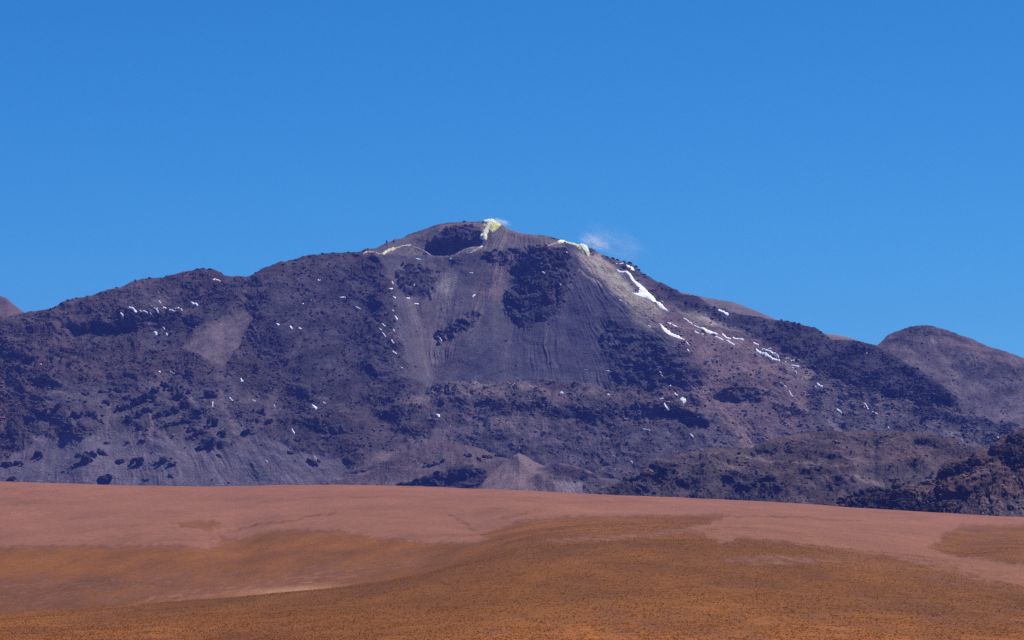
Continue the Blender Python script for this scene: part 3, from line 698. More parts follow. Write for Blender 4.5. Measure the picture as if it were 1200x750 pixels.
# ------------------------------------------------------------------ tussock grass on the near swells (uncountable: one object)
def build_tussocks(n=300000):
    # choose by area: uniform in u, density falling with distance
    j0 = np.searchsorted(GU, -140); j1 = np.searchsorted(GU, 1340)
    u = RNG.uniform(j0, j1, n)
    d = 640 * (3300 / 640) ** RNG.uniform(0, 1, n)
    y = np.interp(d, GD, np.arange(len(GD)))
    xi = np.minimum(u.astype(int), GP.shape[1] - 2); yi = np.minimum(y.astype(int), GP.shape[0] - 2)
    fx = (u - xi)[:, None]; fy = (y - yi)[:, None]
    p = (GP[yi, xi] * (1 - fx) + GP[yi, xi + 1] * fx) * (1 - fy) + (GP[yi + 1, xi] * (1 - fx) + GP[yi + 1, xi + 1] * fx) * fy
    keep = RNG.uniform(0, 1, n) < (GG[yi, xi] * 1.1 + .04) * np.clip(.75 + 1.3 * fbm((u * 2 - 600) * d / F / 14, d / 40, 4, 19), .12, 1)
    p = p[keep]; k = len(p)
    s = (.11 + .28 * RNG.uniform(0, 1, k) ** 2.2) * (1 + .25 * (p[:, 1] - 640) / 1500)
    nb = 6
    a = RNG.uniform(0, 6.28, k)[:, None] + np.arange(nb)[None, :] * 6.283 / nb
    r = s[:, None] * RNG.uniform(.7, 1.35, (k, nb)); hgt = s[:, None] * RNG.uniform(.2, .6, (k, nb))
    bx = np.stack([np.cos(a) * r * .55, np.sin(a) * r * .55, np.full_like(a, -.03)], -1)
    tx = np.stack([np.cos(a + .4) * r * .95, np.sin(a + .4) * r * .95, hgt], -1)
    top = np.stack([RNG.uniform(-.1, .1, k) * s, RNG.uniform(-.1, .1, k) * s, s * .4], -1)
    V = np.concatenate([bx, tx, top[:, None, :]], 1) + p[:, None, :]
    base = np.arange(k)[:, None] * (2 * nb + 1)
    T = []
    for i in range(nb):
        j = (i + 1) % nb
        T.append(np.stack([base[:, 0] + i, base[:, 0] + j, base[:, 0] + nb + i], -1))
        T.append(np.stack([base[:, 0] + j, base[:, 0] + 2 * nb, base[:, 0] + nb + i], -1))
    me = mesh_np('tussock_grass', V, tris=np.concatenate(T), smooth_=False)
    tint = np.repeat(RNG.uniform(0, 1, k), 2 * nb + 1)
    add_attr(me, 'tint', tint)
    m, nt, b, out = new_mat('dry_grass')
    at = nt.nodes.new('ShaderNodeAttribute'); at.attribute_name = 'tint'
    c_ = ramp(nt, at.outputs['Fac'], [(0, (.20, .070, .016)), (.45, (.34, .112, .016)), (.8, (.42, .175, .05)), (1, (.50, .26, .10))])
    nt.links.new(c_, b.inputs['Base Color'])
    o = link('tussock_grass', me, m)
    set_props(o, 'dry golden tussock grass dotted over the near swells of the plain', 'grass', kind='stuff')
build_tussocks()

# ================================================================== ROCKS
def rock_mesh(name, seed, sub=2, tall=1.0, lobes=1):
    bm = bmesh.new(); rnd = random.Random(seed)
    for q in range(lobes):
        r = bmesh.ops.create_icosphere(bm, subdivisions=sub, radius=1.0)
        off = Vector((0, 0, 0)) if q == 0 else Vector((rnd.uniform(-1.25, 1.25), rnd.uniform(-.5, .5), rnd.uniform(-.9, .5)))
        sc = 1.0 if q == 0 else rnd.uniform(.28, .62)
        cuts = [(Vector((rnd.uniform(-1, 1), rnd.uniform(-1, 1), rnd.uniform(-.6, 1))).normalized(), rnd.uniform(.38, .75)) for _ in range(11)]
        for vt in r['verts']:
            p = vt.co.copy()
            for n, dd in cuts:
                e = p.dot(n) - dd
                if e > 0: p -= n * e * .85
            p *= 1 + .34 * mnoise.noise(p * 2.6 + Vector((seed * 3.1, q, 0))) + .2 * mnoise.noise(p * 6.5 + Vector((seed, q * 2, 5)))
            vt.co = Vector((p.x, p.y * .75, p.z * tall)) * sc + off
    me = bpy.data.meshes.new(name); bm.to_mesh(me); bm.free()
    return me
rock_dark = rock_material('lava_rock_dark', (0.030, 0.028, 0.036), .10)
rock_brown = rock_material('lava_rock_brown', (0.075, 0.056, 0.056), .25)
OUT = [rock_mesh('rock_outcrop', 100 + i, 3, .85, 7) for i in range(6)]
BLD = [rock_mesh('boulder', 200 + i, 2, .85, 1) for i in range(6)]
for me in OUT: me.materials.append(rock_dark)
for me in BLD: me.materials.append(rock_brown)
BLD_D = []
for me in BLD:
    k = me.copy(); k.materials.clear(); k.materials.append(rock_dark); BLD_D.append(k)

def place_rock(name, me, hill, u, v, w, h, label, cat, group, sink=.25):
    p, n = hill.at(u, v)
    d = float(p[1]); mpp = d / F
    o = bpy.data.objects.new(name, me); COL.objects.link(o)
    rx, rz = w * .5 * mpp, h * .5 * mpp
    o.scale = (rx, max(rx, rz) * .8, rz)
    o.rotation_euler = (random.uniform(-.25, .25), random.uniform(-.25, .25), random.choice((0, math.pi)) + random.uniform(-.5, .5))
    o.location = (float(p[0]), d, float(p[2]) + rz * (1 - 2 * sink) * .4)
    return set_props(o, label, cat, group)

OUTCROPS = [(13,563,11,8),(44,535,10,10),(101,541,17,15),(107,534,10,9),(120,531,13,9),(93,535,8,6),(140,542,11,7),(163,544,14,13),(192,542,13,10),(200,546,9,7),(200,559,7,7),(171,563,6,5),(8,546,14,9),(20,544,10,7),
 (108,490,18,13),(88,488,13,12),(38,493,14,9),(50,487,13,9),(69,479,9,10),(80,501,10,8),(71,507,8,7),(136,460,11,9),(148,469,11,8),(143,480,8,10),(160,474,14,12),(171,470,13,12),(181,459,13,10),(178,467,9,7),(194,454,12,9),(199,459,9,8),
 (151,495,9,12),(163,503,9,9),(163,488,11,10),(173,484,9,9),(188,487,11,12),(198,486,9,9),(206,482,10,10),(215,477,10,12),(195,498,9,7),(204,496,9,7),(219,492,15,8),(232,484,12,8),(247,465,16,12),(251,500,11,14),(222,504,10,9),(235,508,14,10),
 (236,526,13,10),(246,522,12,9),(256,535,6,4),(260,514,9,11),(221,460,8,8),(208,465,10,9),(287,508,14,9),(304,485,11,9),(315,497,10,10),(14,451,8,7),(83,431,7,6),(60,424,8,5),(45,424,7,4),(99,463,7,7),(125,474,10,7),(118,461,8,5),
 (331,497,7,7),(371,507,12,10),(347,520,11,8),(365,543,12,7),(395,512,9,7),(344,461,9,6),(421,507,7,6),(300,494,6,6),(340,532,7,5),(382,494,7,5),(150,519,7,4),(166,518,7,4),(183,544,6,5),(125,519,6,4),(38,448,6,4)]
o = place_rock('rock_outcrop', OUT[0], VOL, 122, 564, 24, 15, 'largest black rock outcrop, sitting low on the left scree just above the plain', 'rock', 'dark outcrops on the left scree')
for i, (u, v, w, h) in enumerate(OUTCROPS):
    w *= 1.1; h *= 1.15
    if u < 75: lab, gr_ = 'black rock outcrop at the far left of the blocky lower slope', 'far left outcrops'
    elif v > 511 and u < 215: lab, gr_ = 'isolated black outcrop low on the smooth left scree fan', 'outcrops on the left scree fan'
    elif u < 215: lab, gr_ = 'black outcrop in the dense band above the left scree fan', 'outcrops in the band above the left fan'
    elif u < 290: lab, gr_ = 'black outcrop in the cluster right of the left scree fan', 'outcrops right of the left fan'
    else: lab, gr_ = 'black outcrop scattered on the slope left of the gully foot', 'outcrops left of the gully foot'
    place_rock('rock_outcrop', OUT[i % 6], VOL, u, v, w * 1.05, h * 1.1, lab, 'rock', gr_)
for i, (u, v, w, h) in enumerate([(503,547,10,8),(511,544,9,7),(519,541,6,10),(549,537,8,7),(561,541,8,7),(567,538,8,7),(575,538,6,6),(584,536,9,7),(590,538,8,6),(573,529,5,5)]):
    place_rock('rock_outcrop', OUT[(i + 2) % 6], mound, u, v, w, h, 'black outcrop on the slope just left of the pinkish cinder cone', 'rock', 'outcrops left of the cinder cone')
for i, (u, v, w, h) in enumerate([(472,575,16,9),(483,570,16,12),(497,566,18,15),(508,568,16,16),(519,562,16,18),(531,562,16,20),(543,560,16,20),(554,558,14,18),(562,553,12,12),(541,571,26,12),(515,573,22,10),(492,575,18,8)]):
    place_rock('rock_outcrop', OUT[(i + 1) % 6], mound, u, v, w * 1.15, h, 'black rock mass of the dark scarp at the left foot of the cinder cone', 'rock', 'rock masses of the dark scarp')
for i, (u, v, w, h) in enumerate([(903,563,15,10),(884,571,10,9),(957,556,15,10),(979,568,13,8),(1087,568,12,8),(852,566,14,8),(868,572,9,8),(764,551,14,9),(776,556,14,8),(740,566,12,7),(812,540,10,6),(722,576,10,6)]):
    place_rock('rock_outcrop', OUT[i % 6], foothill, u, v, w, h, 'dark outcrop on the broken foothill right of the cinder cone', 'rock', 'outcrops on the foothill')
for i, (u, v, w, h) in enumerate([(1110,551,16,11),(1122,547,16,11),(1133,545,14,9),(1104,556,8,8),(990,590,14,9),(1004,586,14,10),(1018,580,16,11),(1030,576,14,9),(1044,582,12,9),(1025,592,18,10),(1050,592,16,9),(1070,598,16,9),
     (1098,594,18,11),(1112,588,16,10),(1128,592,13,9),(1122,578,12,8),(1140,570,14,9),(1152,566,10,8),(1088,566,13,9),(1172,540,14,12),(1184,524,14,12),(1195,512,14,11),(1190,545,12,10),(1180,588,7,5),(1060,571,10,6),(1098,604,12,6),(1139,563,8,6),(1163,533,10,6)]):
    place_rock('rock_outcrop', OUT[(i + 3) % 6], near_hill, u, v, w, h, 'dark reddish outcrop on the nearest rocky hill at the right edge', 'rock', 'outcrops on the nearest rocky hill')
# upstanding rocks on the skyline
place_rock('boulder', BLD_D[0], VOL, 454, 285, 2.6, 4.5, 'single upright rock on the skyline left of the crater', 'rock', None, .05)
for i, (u, v, w, h) in enumerate([(719,302,6,4),(724,303,5,5),(731,308,8,5),(737,311,8,6),(743,314,7,5),(747,318,6,4)]):
    place_rock('boulder', BLD_D[i % 6], VOL, u, v, w, h, 'jagged rock on the skyline above the long snow strip', 'rock', 'skyline rocks above the snow strip')
for i, (u, v, w, h) in enumerate([(231,318,7,4),(238,317,8,5),(246,318,9,4),(62,361,4,3),(90,350,5,3),(117,344,4,3),(160,332,4,2.5),(203,324,5,3),(346,305,8,4),(378,300,7,4),(408,297,6,4),(427,295,5,3),(320,312,5,3),(137,339,5,3),(171,329,5,3),(300,321,5,3)]):
    place_rock('boulder', BLD_D[i % 6], VOL, u, v + .5, w, h, 'low dark rock on the left skyline of the volcano', 'rock', 'rocks on the left skyline')
for i, (u, v, w, h) in enumerate([(916,377,5,4),(922,378,6,4),(930,380,6,3),(941,383,6,3),(952,386,6,4),(961,389,5,5),(884,372,4,2.5),(1117,466,6,5),(1108,458,6,4),(1121,474,6,5)]):
    place_rock('boulder', BLD_D[i % 6], VOL, u, v + .5, w, h, 'dark block on the upper edge of the right-hand lava flow', 'rock', 'blocks edging the lava flow')

# loose rubble (uncountable), one object per hill
def rubble(name, hill, cvname, n, smin, smax, mat, label, power=2.2):
    ico = bmesh.new(); bmesh.ops.create_icosphere(ico, subdivisions=1, radius=1.0)
    bv = np.array([v.co[:] for v in ico.verts]); bf = np.array([[v.index for v in f.verts] for f in ico.faces]); ico.free()
    u = RNG.uniform(hill.u[0] + 3, hill.u[-1] - 3, n); vt = np.interp(u, hill.u, hill.vt)
    v = vt + (hill.vb - 20 - vt) * RNG.uniform(0, 1, n)
    R = hill.cv.sample('rough', u, v)
    cl = fbm(u / 18, v / 12, 3, 33)
    keep = RNG.uniform(0, 1, n) < np.clip((R - .18) * 1.7, 0.02, 1) * np.clip(.45 + 1.6 * cl, .05, 1)
    u, v = u[keep], v[keep]; k = len(u)
    p, nn = hill.at(u, v)
    mpp = p[:, 1] / F
    s = (smin + (smax - smin) * RNG.uniform(0, 1, k) ** (power + 1)) * .5 * mpp
    rad = 1 + RNG.uniform(-.35, .3, (k, len(bv)))
    ang = RNG.uniform(0, 6.28, k); ca, sa = np.cos(ang), np.sin(ang)
    B = bv[None] * rad[..., None] * np.stack([RNG.uniform(.8, 1.5, k), RNG.uniform(.7, 1.2, k), RNG.uniform(.35, .85, k)], -1)[:, None, :]
    B = np.stack([B[..., 0] * ca[:, None] - B[..., 1] * sa[:, None], B[..., 0] * sa[:, None] + B[..., 1] * ca[:, None], B[..., 2]], -1) * s[:, None, None]
    V = B + p[:, None, :]
    V[..., 2] += (s * .2)[:, None]
    Fc = (bf[None] + (np.arange(k) * len(bv))[:, None, None]).reshape(-1, 3)
    me = mesh_np(name, V, tris=Fc, smooth_=False)
    C = hill.cv.sample('color', u, v) * (.5 + 3.2 * RNG.uniform(0, 1, k) ** 2)[:, None]
    add_attr(me, 'cover', np.repeat(C, len(bv), 0)); add_attr(me, 'rocky', np.full(len(V) * len(bv), .6))
    o = link(name, me, mat); set_props(o, label, 'rubble', kind='stuff')
rubble('rubble', VOL, '', 130000, .7, 4.4, hill_mat, 'loose lava rubble strewn over the volcano slopes')
rubble('rubble', foothill, '', 9000, 1.0, 5.0, hill_mat, 'loose rubble on the low foothill right of the cinder cone')
rubble('rubble', near_hill, '', 9000, 1.0, 6.0, hill_mat, 'loose rubble on the nearest rocky hill at the right')
rubble('rubble', right_mt, '', 8000, .8, 3.0, hill_mat, 'loose rubble on the rounded mountain at the right edge')
rubble('rubble', mound, '', 5000, .7, 3.2, hill_mat, 'loose rubble on the low reddish mound left of the cinder cone')
rubble('rubble', cone, '', 3000, .8, 3.0, hill_mat, 'loose rubble around the pinkish cinder cone')

# ================================================================== SNOW AND SULPHUR
m, nt, b, out = new_mat('old_snow')
tc = nt.nodes.new('ShaderNodeTexCoord')
nt.links.new(ramp(nt, nz(nt, .15, 4, .6, tc.outputs['Object']), [(0.3, (.80, .81, .84)), (.6, (.93, .93, .94))]), b.inputs['Base Color'])
snow_mat = m
def drape(name, hill, pts, mat, thick=3.0, width=0, closed=True, step=.45, warp=.7, ws=4.0, cols=None, soft=1.2, lift=.6):
    """a crust lying on the hill: its rim dips into the ground, its middle stands a little proud"""
    p = np.array(pts, float); m_ = width + soft + .8
    u = np.arange(p[:, 0].min() - m_, p[:, 0].max() + m_ + step, step); v = np.arange(p[:, 1].min() - m_, p[:, 1].max() + m_ + step, step)
    U, V = np.meshgrid(u, v)
    X = U + warp * fbm(U / ws, V / ws, 3, 21); Y = V + warp * fbm(U / ws, V / ws, 3, 22)
    D = Canvas.dist(pts, X, Y, closed)
    S = np.where(Canvas.inside(pts, X, Y), D, -D) + width if closed else width - D
    S = S + .18 * fbm(U / 1.5, V / 1.5, 2, 24)
    vt = np.interp(U, hill.u, hill.vt)
    ok = (S > -soft) & (V >= vt + .15)
    A, N = hill.at(U, V)
    off = lift + np.clip(S, 0, 1.6) * min(thick, 2.0) + np.minimum(S, 0) * 9
    A = A + N * off[..., None]
    q = grid_quads(*U.shape); o_ = ok.ravel(); q = q[o_[q].all(1)]
    if len(q) < 1: return None
    used = np.unique(q); rm = np.full(U.size, -1); rm[used] = np.arange(len(used))
    me = mesh_np(name, A.reshape(-1, 3)[used], rm[q])
    if cols is not None: add_attr(me, 'cover', cols(U, V, S).reshape(-1, 3)[used])
    return link(name, me, mat)
def snow(hill, pts, label, group=None, **kw):
    kw.setdefault('lift', 1.2)
    if kw.get('width', 9) <= .7: kw['width'] *= .72
    o = drape('snow_patch', hill, pts, snow_mat, **kw)
    if o: set_props(o, label, 'snow patch', group)
c3 = lambda x, y: (560 + x / 3.75, 240 + y / 3.75)
c4 = lambda x, y: (740 + x / 4.615, 340 + y / 4.615)
snow(VOL, [c3(*q) for q in ((608,290),(640,305),(668,318),(700,345),(722,362),(745,385),(775,412),(838,463),(800,447),(768,424),(740,408),(700,394),(680,384),(712,386),(704,365),(690,345),(660,322),(630,306))], 'long white snow strip, the largest, running down the right shoulder below the yellow vent', warp=.4)
snow(VOL, [c3(*q) for q in ((648,280),(660,277),(676,284),(684,298),(672,300),(655,290))], 'rounded snow patch just above the top of the long snow strip', warp=.3)
snow(VOL, [c3(608,263), c3(632,272)], 'short thin snow streak at the head of the long snow strip', closed=False, width=.8)
snow(VOL, [c3(*q) for q in ((795,521),(815,540),(835,552),(862,568),(885,588),(905,607),(885,600),(860,586),(832,570),(812,552))], 'curved snow strip below and right of the largest strip, on the dark scree edge', warp=.3)
snow(VOL, [c3(905,610), c3(928,632)], 'faint snow trickle below the curved snow strip', closed=False, width=.3)
snow(VOL, [c4(470,118), c4(493,124), c4(520,133)], 'small snow patch high on the dark lava flow near the right skyline', closed=False, width=1.0)
snow(VOL, [c4(365,205), c4(410,232), c4(455,258)], 'thin snow streak in the line right of the curved strip, upper one', closed=False, width=1.1)
snow(VOL, [c4(675,330), c4(715,346), c4(755,365), c4(797,380)], 'thickest snow streak in the far right cluster below the lava flow', closed=False, width=1.2)
snow(VOL, [c4(708,322), c4(745,338), c4(795,360)], 'snow streak just above the thickest one in the far right cluster', closed=False, width=.8)
snow(VOL, [c4(*q) for q in ((262,590),(275,588),(292,598),(294,610),(278,616),(266,606))], 'bright round snow spot on top of the lava bench', warp=.3)
strk = lambda f, l: [[f(*a), f(*b)] + [w] for (a, b, w) in l]
for a, b_, w in strk(c4, [((490,258),(530,278),.8),((545,270),(600,288),.6),((450,268),(488,290),.6),((500,288),(550,312),.6),((195,178),(212,184),.6),((222,188),(246,196),.6),((340,234),(362,240),.5),((378,248),(392,252),.6),((285,150),(330,178),.4),((340,190),(365,200),.4),((160,55),(172,62),.5)]):
    snow(VOL, [a, b_], 'thin snow streak among those between the curved strip and the far right cluster', 'thin snow streaks right of the curved strip', closed=False, width=w)
for a, b_, w in strk(c4, [((662,299),(686,305),.6),((740,325),(752,330),.5),((835,368),(848,374),.6),((862,382),(882,388),.6),((868,410),(902,424),1.0),((868,426),(880,432),.6),((882,444),(892,456),.6),((830,386),(836,390),.5)]):
    snow(VOL, [a, b_], 'small snow fleck in the far right cluster below the lava flow', 'snow flecks of the far right cluster', closed=False, width=w)
for a, b_, w in strk(c4, [((808,505),(820,515),.8),((824,520),(836,526),.7),((852,548),(872,575),.5),((1002,522),(1026,540),.9),((985,532),(994,538),.5),((1112,648),(1135,668),.4),((1255,640),(1262,645),.3)]):
    snow(VOL, [a, b_], 'small snow fleck on the pinkish slope under the far right cluster', 'snow flecks on the right slope', closed=False, width=w)
c4b = lambda x, y: (880 + x / 3.75, 340 + y / 3.75)
for a, b_, w in strk(c4b, [((500,508),(516,532),.7),((536,544),(556,556),.5),((378,530),(398,545),.4),((601,607),(606,610),.5),((1084,657),(1090,664),.7),((508,290),(514,294),.5),((925,665),(930,668),.4)]):
    snow(VOL, [a, b_], 'tiny snow fleck on the lower right slope above the foothill', 'snow flecks on the lower right slope', closed=False, width=w)
for a, b_, w in strk(c4, [((145,428),(156,432),.4),((158,450),(163,458),.6),((162,466),(168,469),.5),((213,518),(213,540),.9),((236,566),(246,574),.6),((158,602),(174,597),.6),((196,616),(206,614),.5),((182,630),(202,655),.8),((228,710),(250,722),.6),((310,630),(318,634),.3),((90,190),(102,194),.4),((300,340),(310,346),.5),((296,302),(312,316),.3),((40,636),(46,640),.4),((352,690),(358,694),.4)]):
    snow(VOL, [a, b_], 'tiny snow fleck on and above the right end of the lava bench', 'snow flecks of the lava bench end', closed=False, width=w)
c1 = lambda x, y: (x / 3.75, 290 + y / 3.75)
for a, b_, w in strk(c1, [((572,289),(600,306),.9),((533,307),(541,317),.8),((617,300),(624,304),.7),((632,300),(641,306),.7),((652,303),(659,308),.6),((664,266),(692,279),.6),((674,282),(692,298),.8),((717,270),(728,274),.9),((744,286),(772,286),.6),((772,273),(784,273),.6),((792,275),(800,279),.6),((699,236),(704,239),.5),((678,385),(688,388),.8),((715,362),(724,374),.5),((730,382),(735,386),.5),((648,346),(652,348),.5)]):
    snow(VOL, [a, b_], 'small snow fleck in the cluster on the upper left slope', 'snow flecks of the upper left cluster', closed=False, width=w)
snow(VOL, [c1(842,243), c1(866,256)], 'lone snow streak right of the upper left snow cluster', closed=False, width=.9)
snow(VOL, [c1(930,158), c1(942,150), c1(953,158)], 'snow streak just under the left skyline knob', closed=False, width=.6)
for a, b_, w in strk(c1, [((697,550),(703,552),.6),((752,558),(770,566),.5),((1008,663),(1022,674),.7),((935,685),(935,704),.7),((180,525),(184,528),.4),((1058,597),(1066,600),.5)]):
    snow(VOL, [a, b_], 'tiny snow fleck among the blocky outcrops of the left slope', 'snow flecks of the blocky left slope', closed=False, width=w)
c6 = lambda x, y: (280 + x / 3.75, 420 + y / 3.75)
snow(VOL, [c6(*q) for q in ((325,220),(336,224),(348,242),(340,248),(328,236))], 'bright snow patch low on the slope left of the gully foot', warp=.3)
for a, b_, w in strk(c6, [((232,330),(242,340),.7),((370,194),(380,200),.5),((872,260),(882,263),.9),((120,452),(125,455),.6),((798,550),(812,556),.5),((332,436),(340,444),.5),((5,105),(15,110),.6),((60,180),(72,186),.5),((925,293),(932,296),.5),((152,205),(160,210),.4)]):
    snow(VOL, [a, b_], 'tiny snow fleck on the lower slope around the gully foot', 'snow flecks around the gully foot', closed=False, width=w)
c7 = lambda x, y: (560 + x / 3.75, 420 + y / 3.75)
for a, b_, w in strk(c7, [((364,152),(374,152),.6),((570,164),(582,167),.5),((725,318),(756,338),.4),((930,352),(944,358),.5),((466,50),(484,52),.3),((565,50),(576,52),.5),((176,399),(182,402),.6),((150,128),(162,131),.5),((706,216),(712,220),.5),((790,48),(806,48),.4),((672,455),(680,460),.4),((600,492),(606,494),.3)]):
    snow(VOL, [a, b_], 'tiny snow fleck along the lava bench and the scree above it', 'snow flecks along the lava bench', closed=False, width=w)
c2 = lambda x, y: (280 + x / 3.75, 240 + y / 3.75)
for a, b_, w in strk(c2, [((274,426),(288,430),.6),((308,435),(326,440),.4),((670,352),(674,360),.6),((660,378),(674,376),.5),((676,413),(686,415),.5),((738,410),(748,411),.5),((774,430),(790,433),.5),((674,462),(682,468),.5),((688,484),(698,497),.7),((628,526),(640,530),.7),((620,553),(630,558),.5),((634,572),(646,588),.6),((680,544),(686,548),.5),((672,616),(678,630),.5),((676,652),(690,666),.7),((765,361),(769,364),.5),((443,414),(468,416),.4),((515,458),(536,464),.4),((165,528),(178,532),.4),((218,550),(230,554),.5),((258,553),(270,558),.4),((344,341),(354,343),.4),((714,716),(718,720),.4)]):
    snow(VOL, [a, b_], 'tiny snow fleck on the dark rubble left of the central gully', 'snow flecks left of the central gully', closed=False, width=w)
for a, b_, w in strk(c2, [((1016,300),(1026,299),.7),((1027,405),(1038,398),.7),((876,580),(894,600),.4),((780,239),(800,243),.5),((926,238),(934,239),.6)]):
    snow(VOL, [a, b_], 'tiny snow fleck on the smooth scree below the crater', 'snow flecks on the scree below the crater', closed=False, width=w)
for a, b_, w in strk(c3, [((384,220),(396,230),.8),((372,226),(376,228),.5),((342,256),(350,259),.6),((281,306),(295,320),.7),((360,370),(364,374),.4),((622,418),(630,421),.4)]):
    snow(VOL, [a, b_], 'tiny snow fleck on the dark outcrop in the middle of the face', 'snow flecks on the central outcrop', closed=False, width=w)

# sulphur crusts round the vents
m, nt, b, out = new_mat('sulphur_crust')
at = nt.nodes.new('ShaderNodeAttribute'); at.attribute_name = 'cover'
tc = nt.nodes.new('ShaderNodeTexCoord')
nt.links.new(mix(nt, 'MULTIPLY', 1, at.outputs['Color'], ramp(nt, nz(nt, .12, 5, .7, tc.outputs['Object']), [(0.3, .62), (.65, 1.12)])), b.inputs['Base Color'])
bump(nt, b, nz(nt, .1, 5, .7, tc.outputs['Object']), 5)
sul_mat = m
def sul_cols(core, rim, w=2.0):
    def f(U, V, S):
        t = smooth(-.6, w, S + 1.1 * fbm(U / 3, V / 3, 3, 77))[..., None]
        return np.array(rim) * (1 - t) + np.array(core) * t
    return f
k1 = lambda x, y: (420 + x / 7.5, 240 + y / 7.5)
k2 = lambda x, y: (540 + x / 7.5, 240 + y / 7.5)
k3 = lambda x, y: (640 + x / 7.5, 260 + y / 7.5)
WHITE_S, YEL, YG, DULL = (0.97, 0.94, 0.70), (0.93, 0.84, 0.28), (0.60, 0.53, 0.20), (0.34, 0.29, 0.20)
def sulphur(pts, core, rim, label, **kw):
    w = kw.pop('cw', 2.0)
    o = drape('sulfur_crust', VOL, pts, sul_mat, cols=sul_cols(core, rim, w), **kw)
    set_props(o, label, 'sulfur crust')
sulphur([k2(*q) for q in ((205,148),(250,140),(300,138),(335,150),(355,180),(330,205),(300,230),(265,245),(240,225),(225,200),(205,195),(195,170))], YEL, YG, 'yellow sulfur crust capping the summit rim beside the crater', thick=2.5, warp=1.0, cw=1.6)
sulphur([k2(*q) for q in ((255,165),(242,190),(228,215),(212,245),(202,290))], WHITE_S, YEL, 'white-hot looking pale sulfur streak pouring down from the summit crust', closed=False, width=2.6, thick=4.5, warp=.8, cw=.7, lift=5)
sulphur([k2(*q) for q in ((202,300),(195,340),(175,375),(140,400),(100,425),(60,435))], (.70, .64, .48), DULL, 'fainter pale streak trailing along the crater rim below the summit crust', closed=False, width=1.1, thick=3.0, warp=1.0, cw=1.2)
sulphur([k2(*q) for q in ((190,150),(225,144),(265,136),(300,138),(290,160),(262,176),(235,178),(205,165))], WHITE_S, YEL, 'whitest crest of the sulfur crust at the very top of the volcano', thick=2, warp=.8, cw=.7, lift=6)
sulphur([k1(*q) for q in ((45,440),(80,425),(130,428),(180,440),(225,440))], (.50, .42, .33), DULL, 'dull pale crust at the left end of the deposits left of the crater', closed=False, width=1.2, thick=2.5, warp=1.4, cw=1.4)
sulphur([k1(*q) for q in ((215,440),(245,415),(280,398),(310,390))], (.85, .78, .50), YG, 'bright yellowish streak left of the crater', closed=False, width=1.7, thick=3.5, warp=1.2, cw=1.2)
sulphur([k1(*q) for q in ((320,388),(360,378),(400,368),(455,358))], (.72, .65, .46), DULL, 'thin pale streak running up to the left skyline beside the crater', closed=False, width=1.0, thick=3.0, warp=1.0, cw=1.0)
sulphur([k1(*q) for q in ((480,375),(540,390),(590,415),(625,435))], (.42, .36, .32), DULL, 'thin greyish streak running down to the left rim of the crater', closed=False, width=.7, thick=2.0, warp=.7, cw=1.0)
sulphur([k3(*q) for q in ((110,178),(150,168),(200,178),(245,190),(290,200))], WHITE_S, YEL, 'bright white crust along the skyline leading to the right-hand vent', closed=False, width=1.6, thick=4.0, warp=.6, cw=.6, lift=3)
sulphur([k3(*q) for q in ((250,190),(300,195),(345,190),(365,230),(385,265),(375,300),(350,295),(320,270),(285,240),(255,215))], YEL, YG, 'yellow sulfur crust around the right-hand vent', thick=2.5, warp=1.2, cw=1.5)
sulphur([k3(*q) for q in ((295,192),(330,184),(350,200),(358,235),(376,272),(352,284),(318,252),(292,222))], WHITE_S, (.88, .82, .55), 'white patch at the heart of the right-hand yellow vent', thick=5.0, warp=.6, cw=.5, lift=7)
sulphur([k2(*q) for q in ((760,360),(800,350),(850,335),(885,325))], (.48, .42, .35), DULL, 'faint pale streak left of the right-hand vent under the skyline', closed=False, width=.9, thick=2.0, warp=1.0, cw=1.2)
sulphur([k1(*q) for q in ((800,440),(870,420),(950,395),(1010,375))], (.30, .27, .24), (.22, .19, .18), 'grey ledge along the near rim of the crater', closed=False, width=1.0, thick=2.0, warp=.8, cw=1.0)

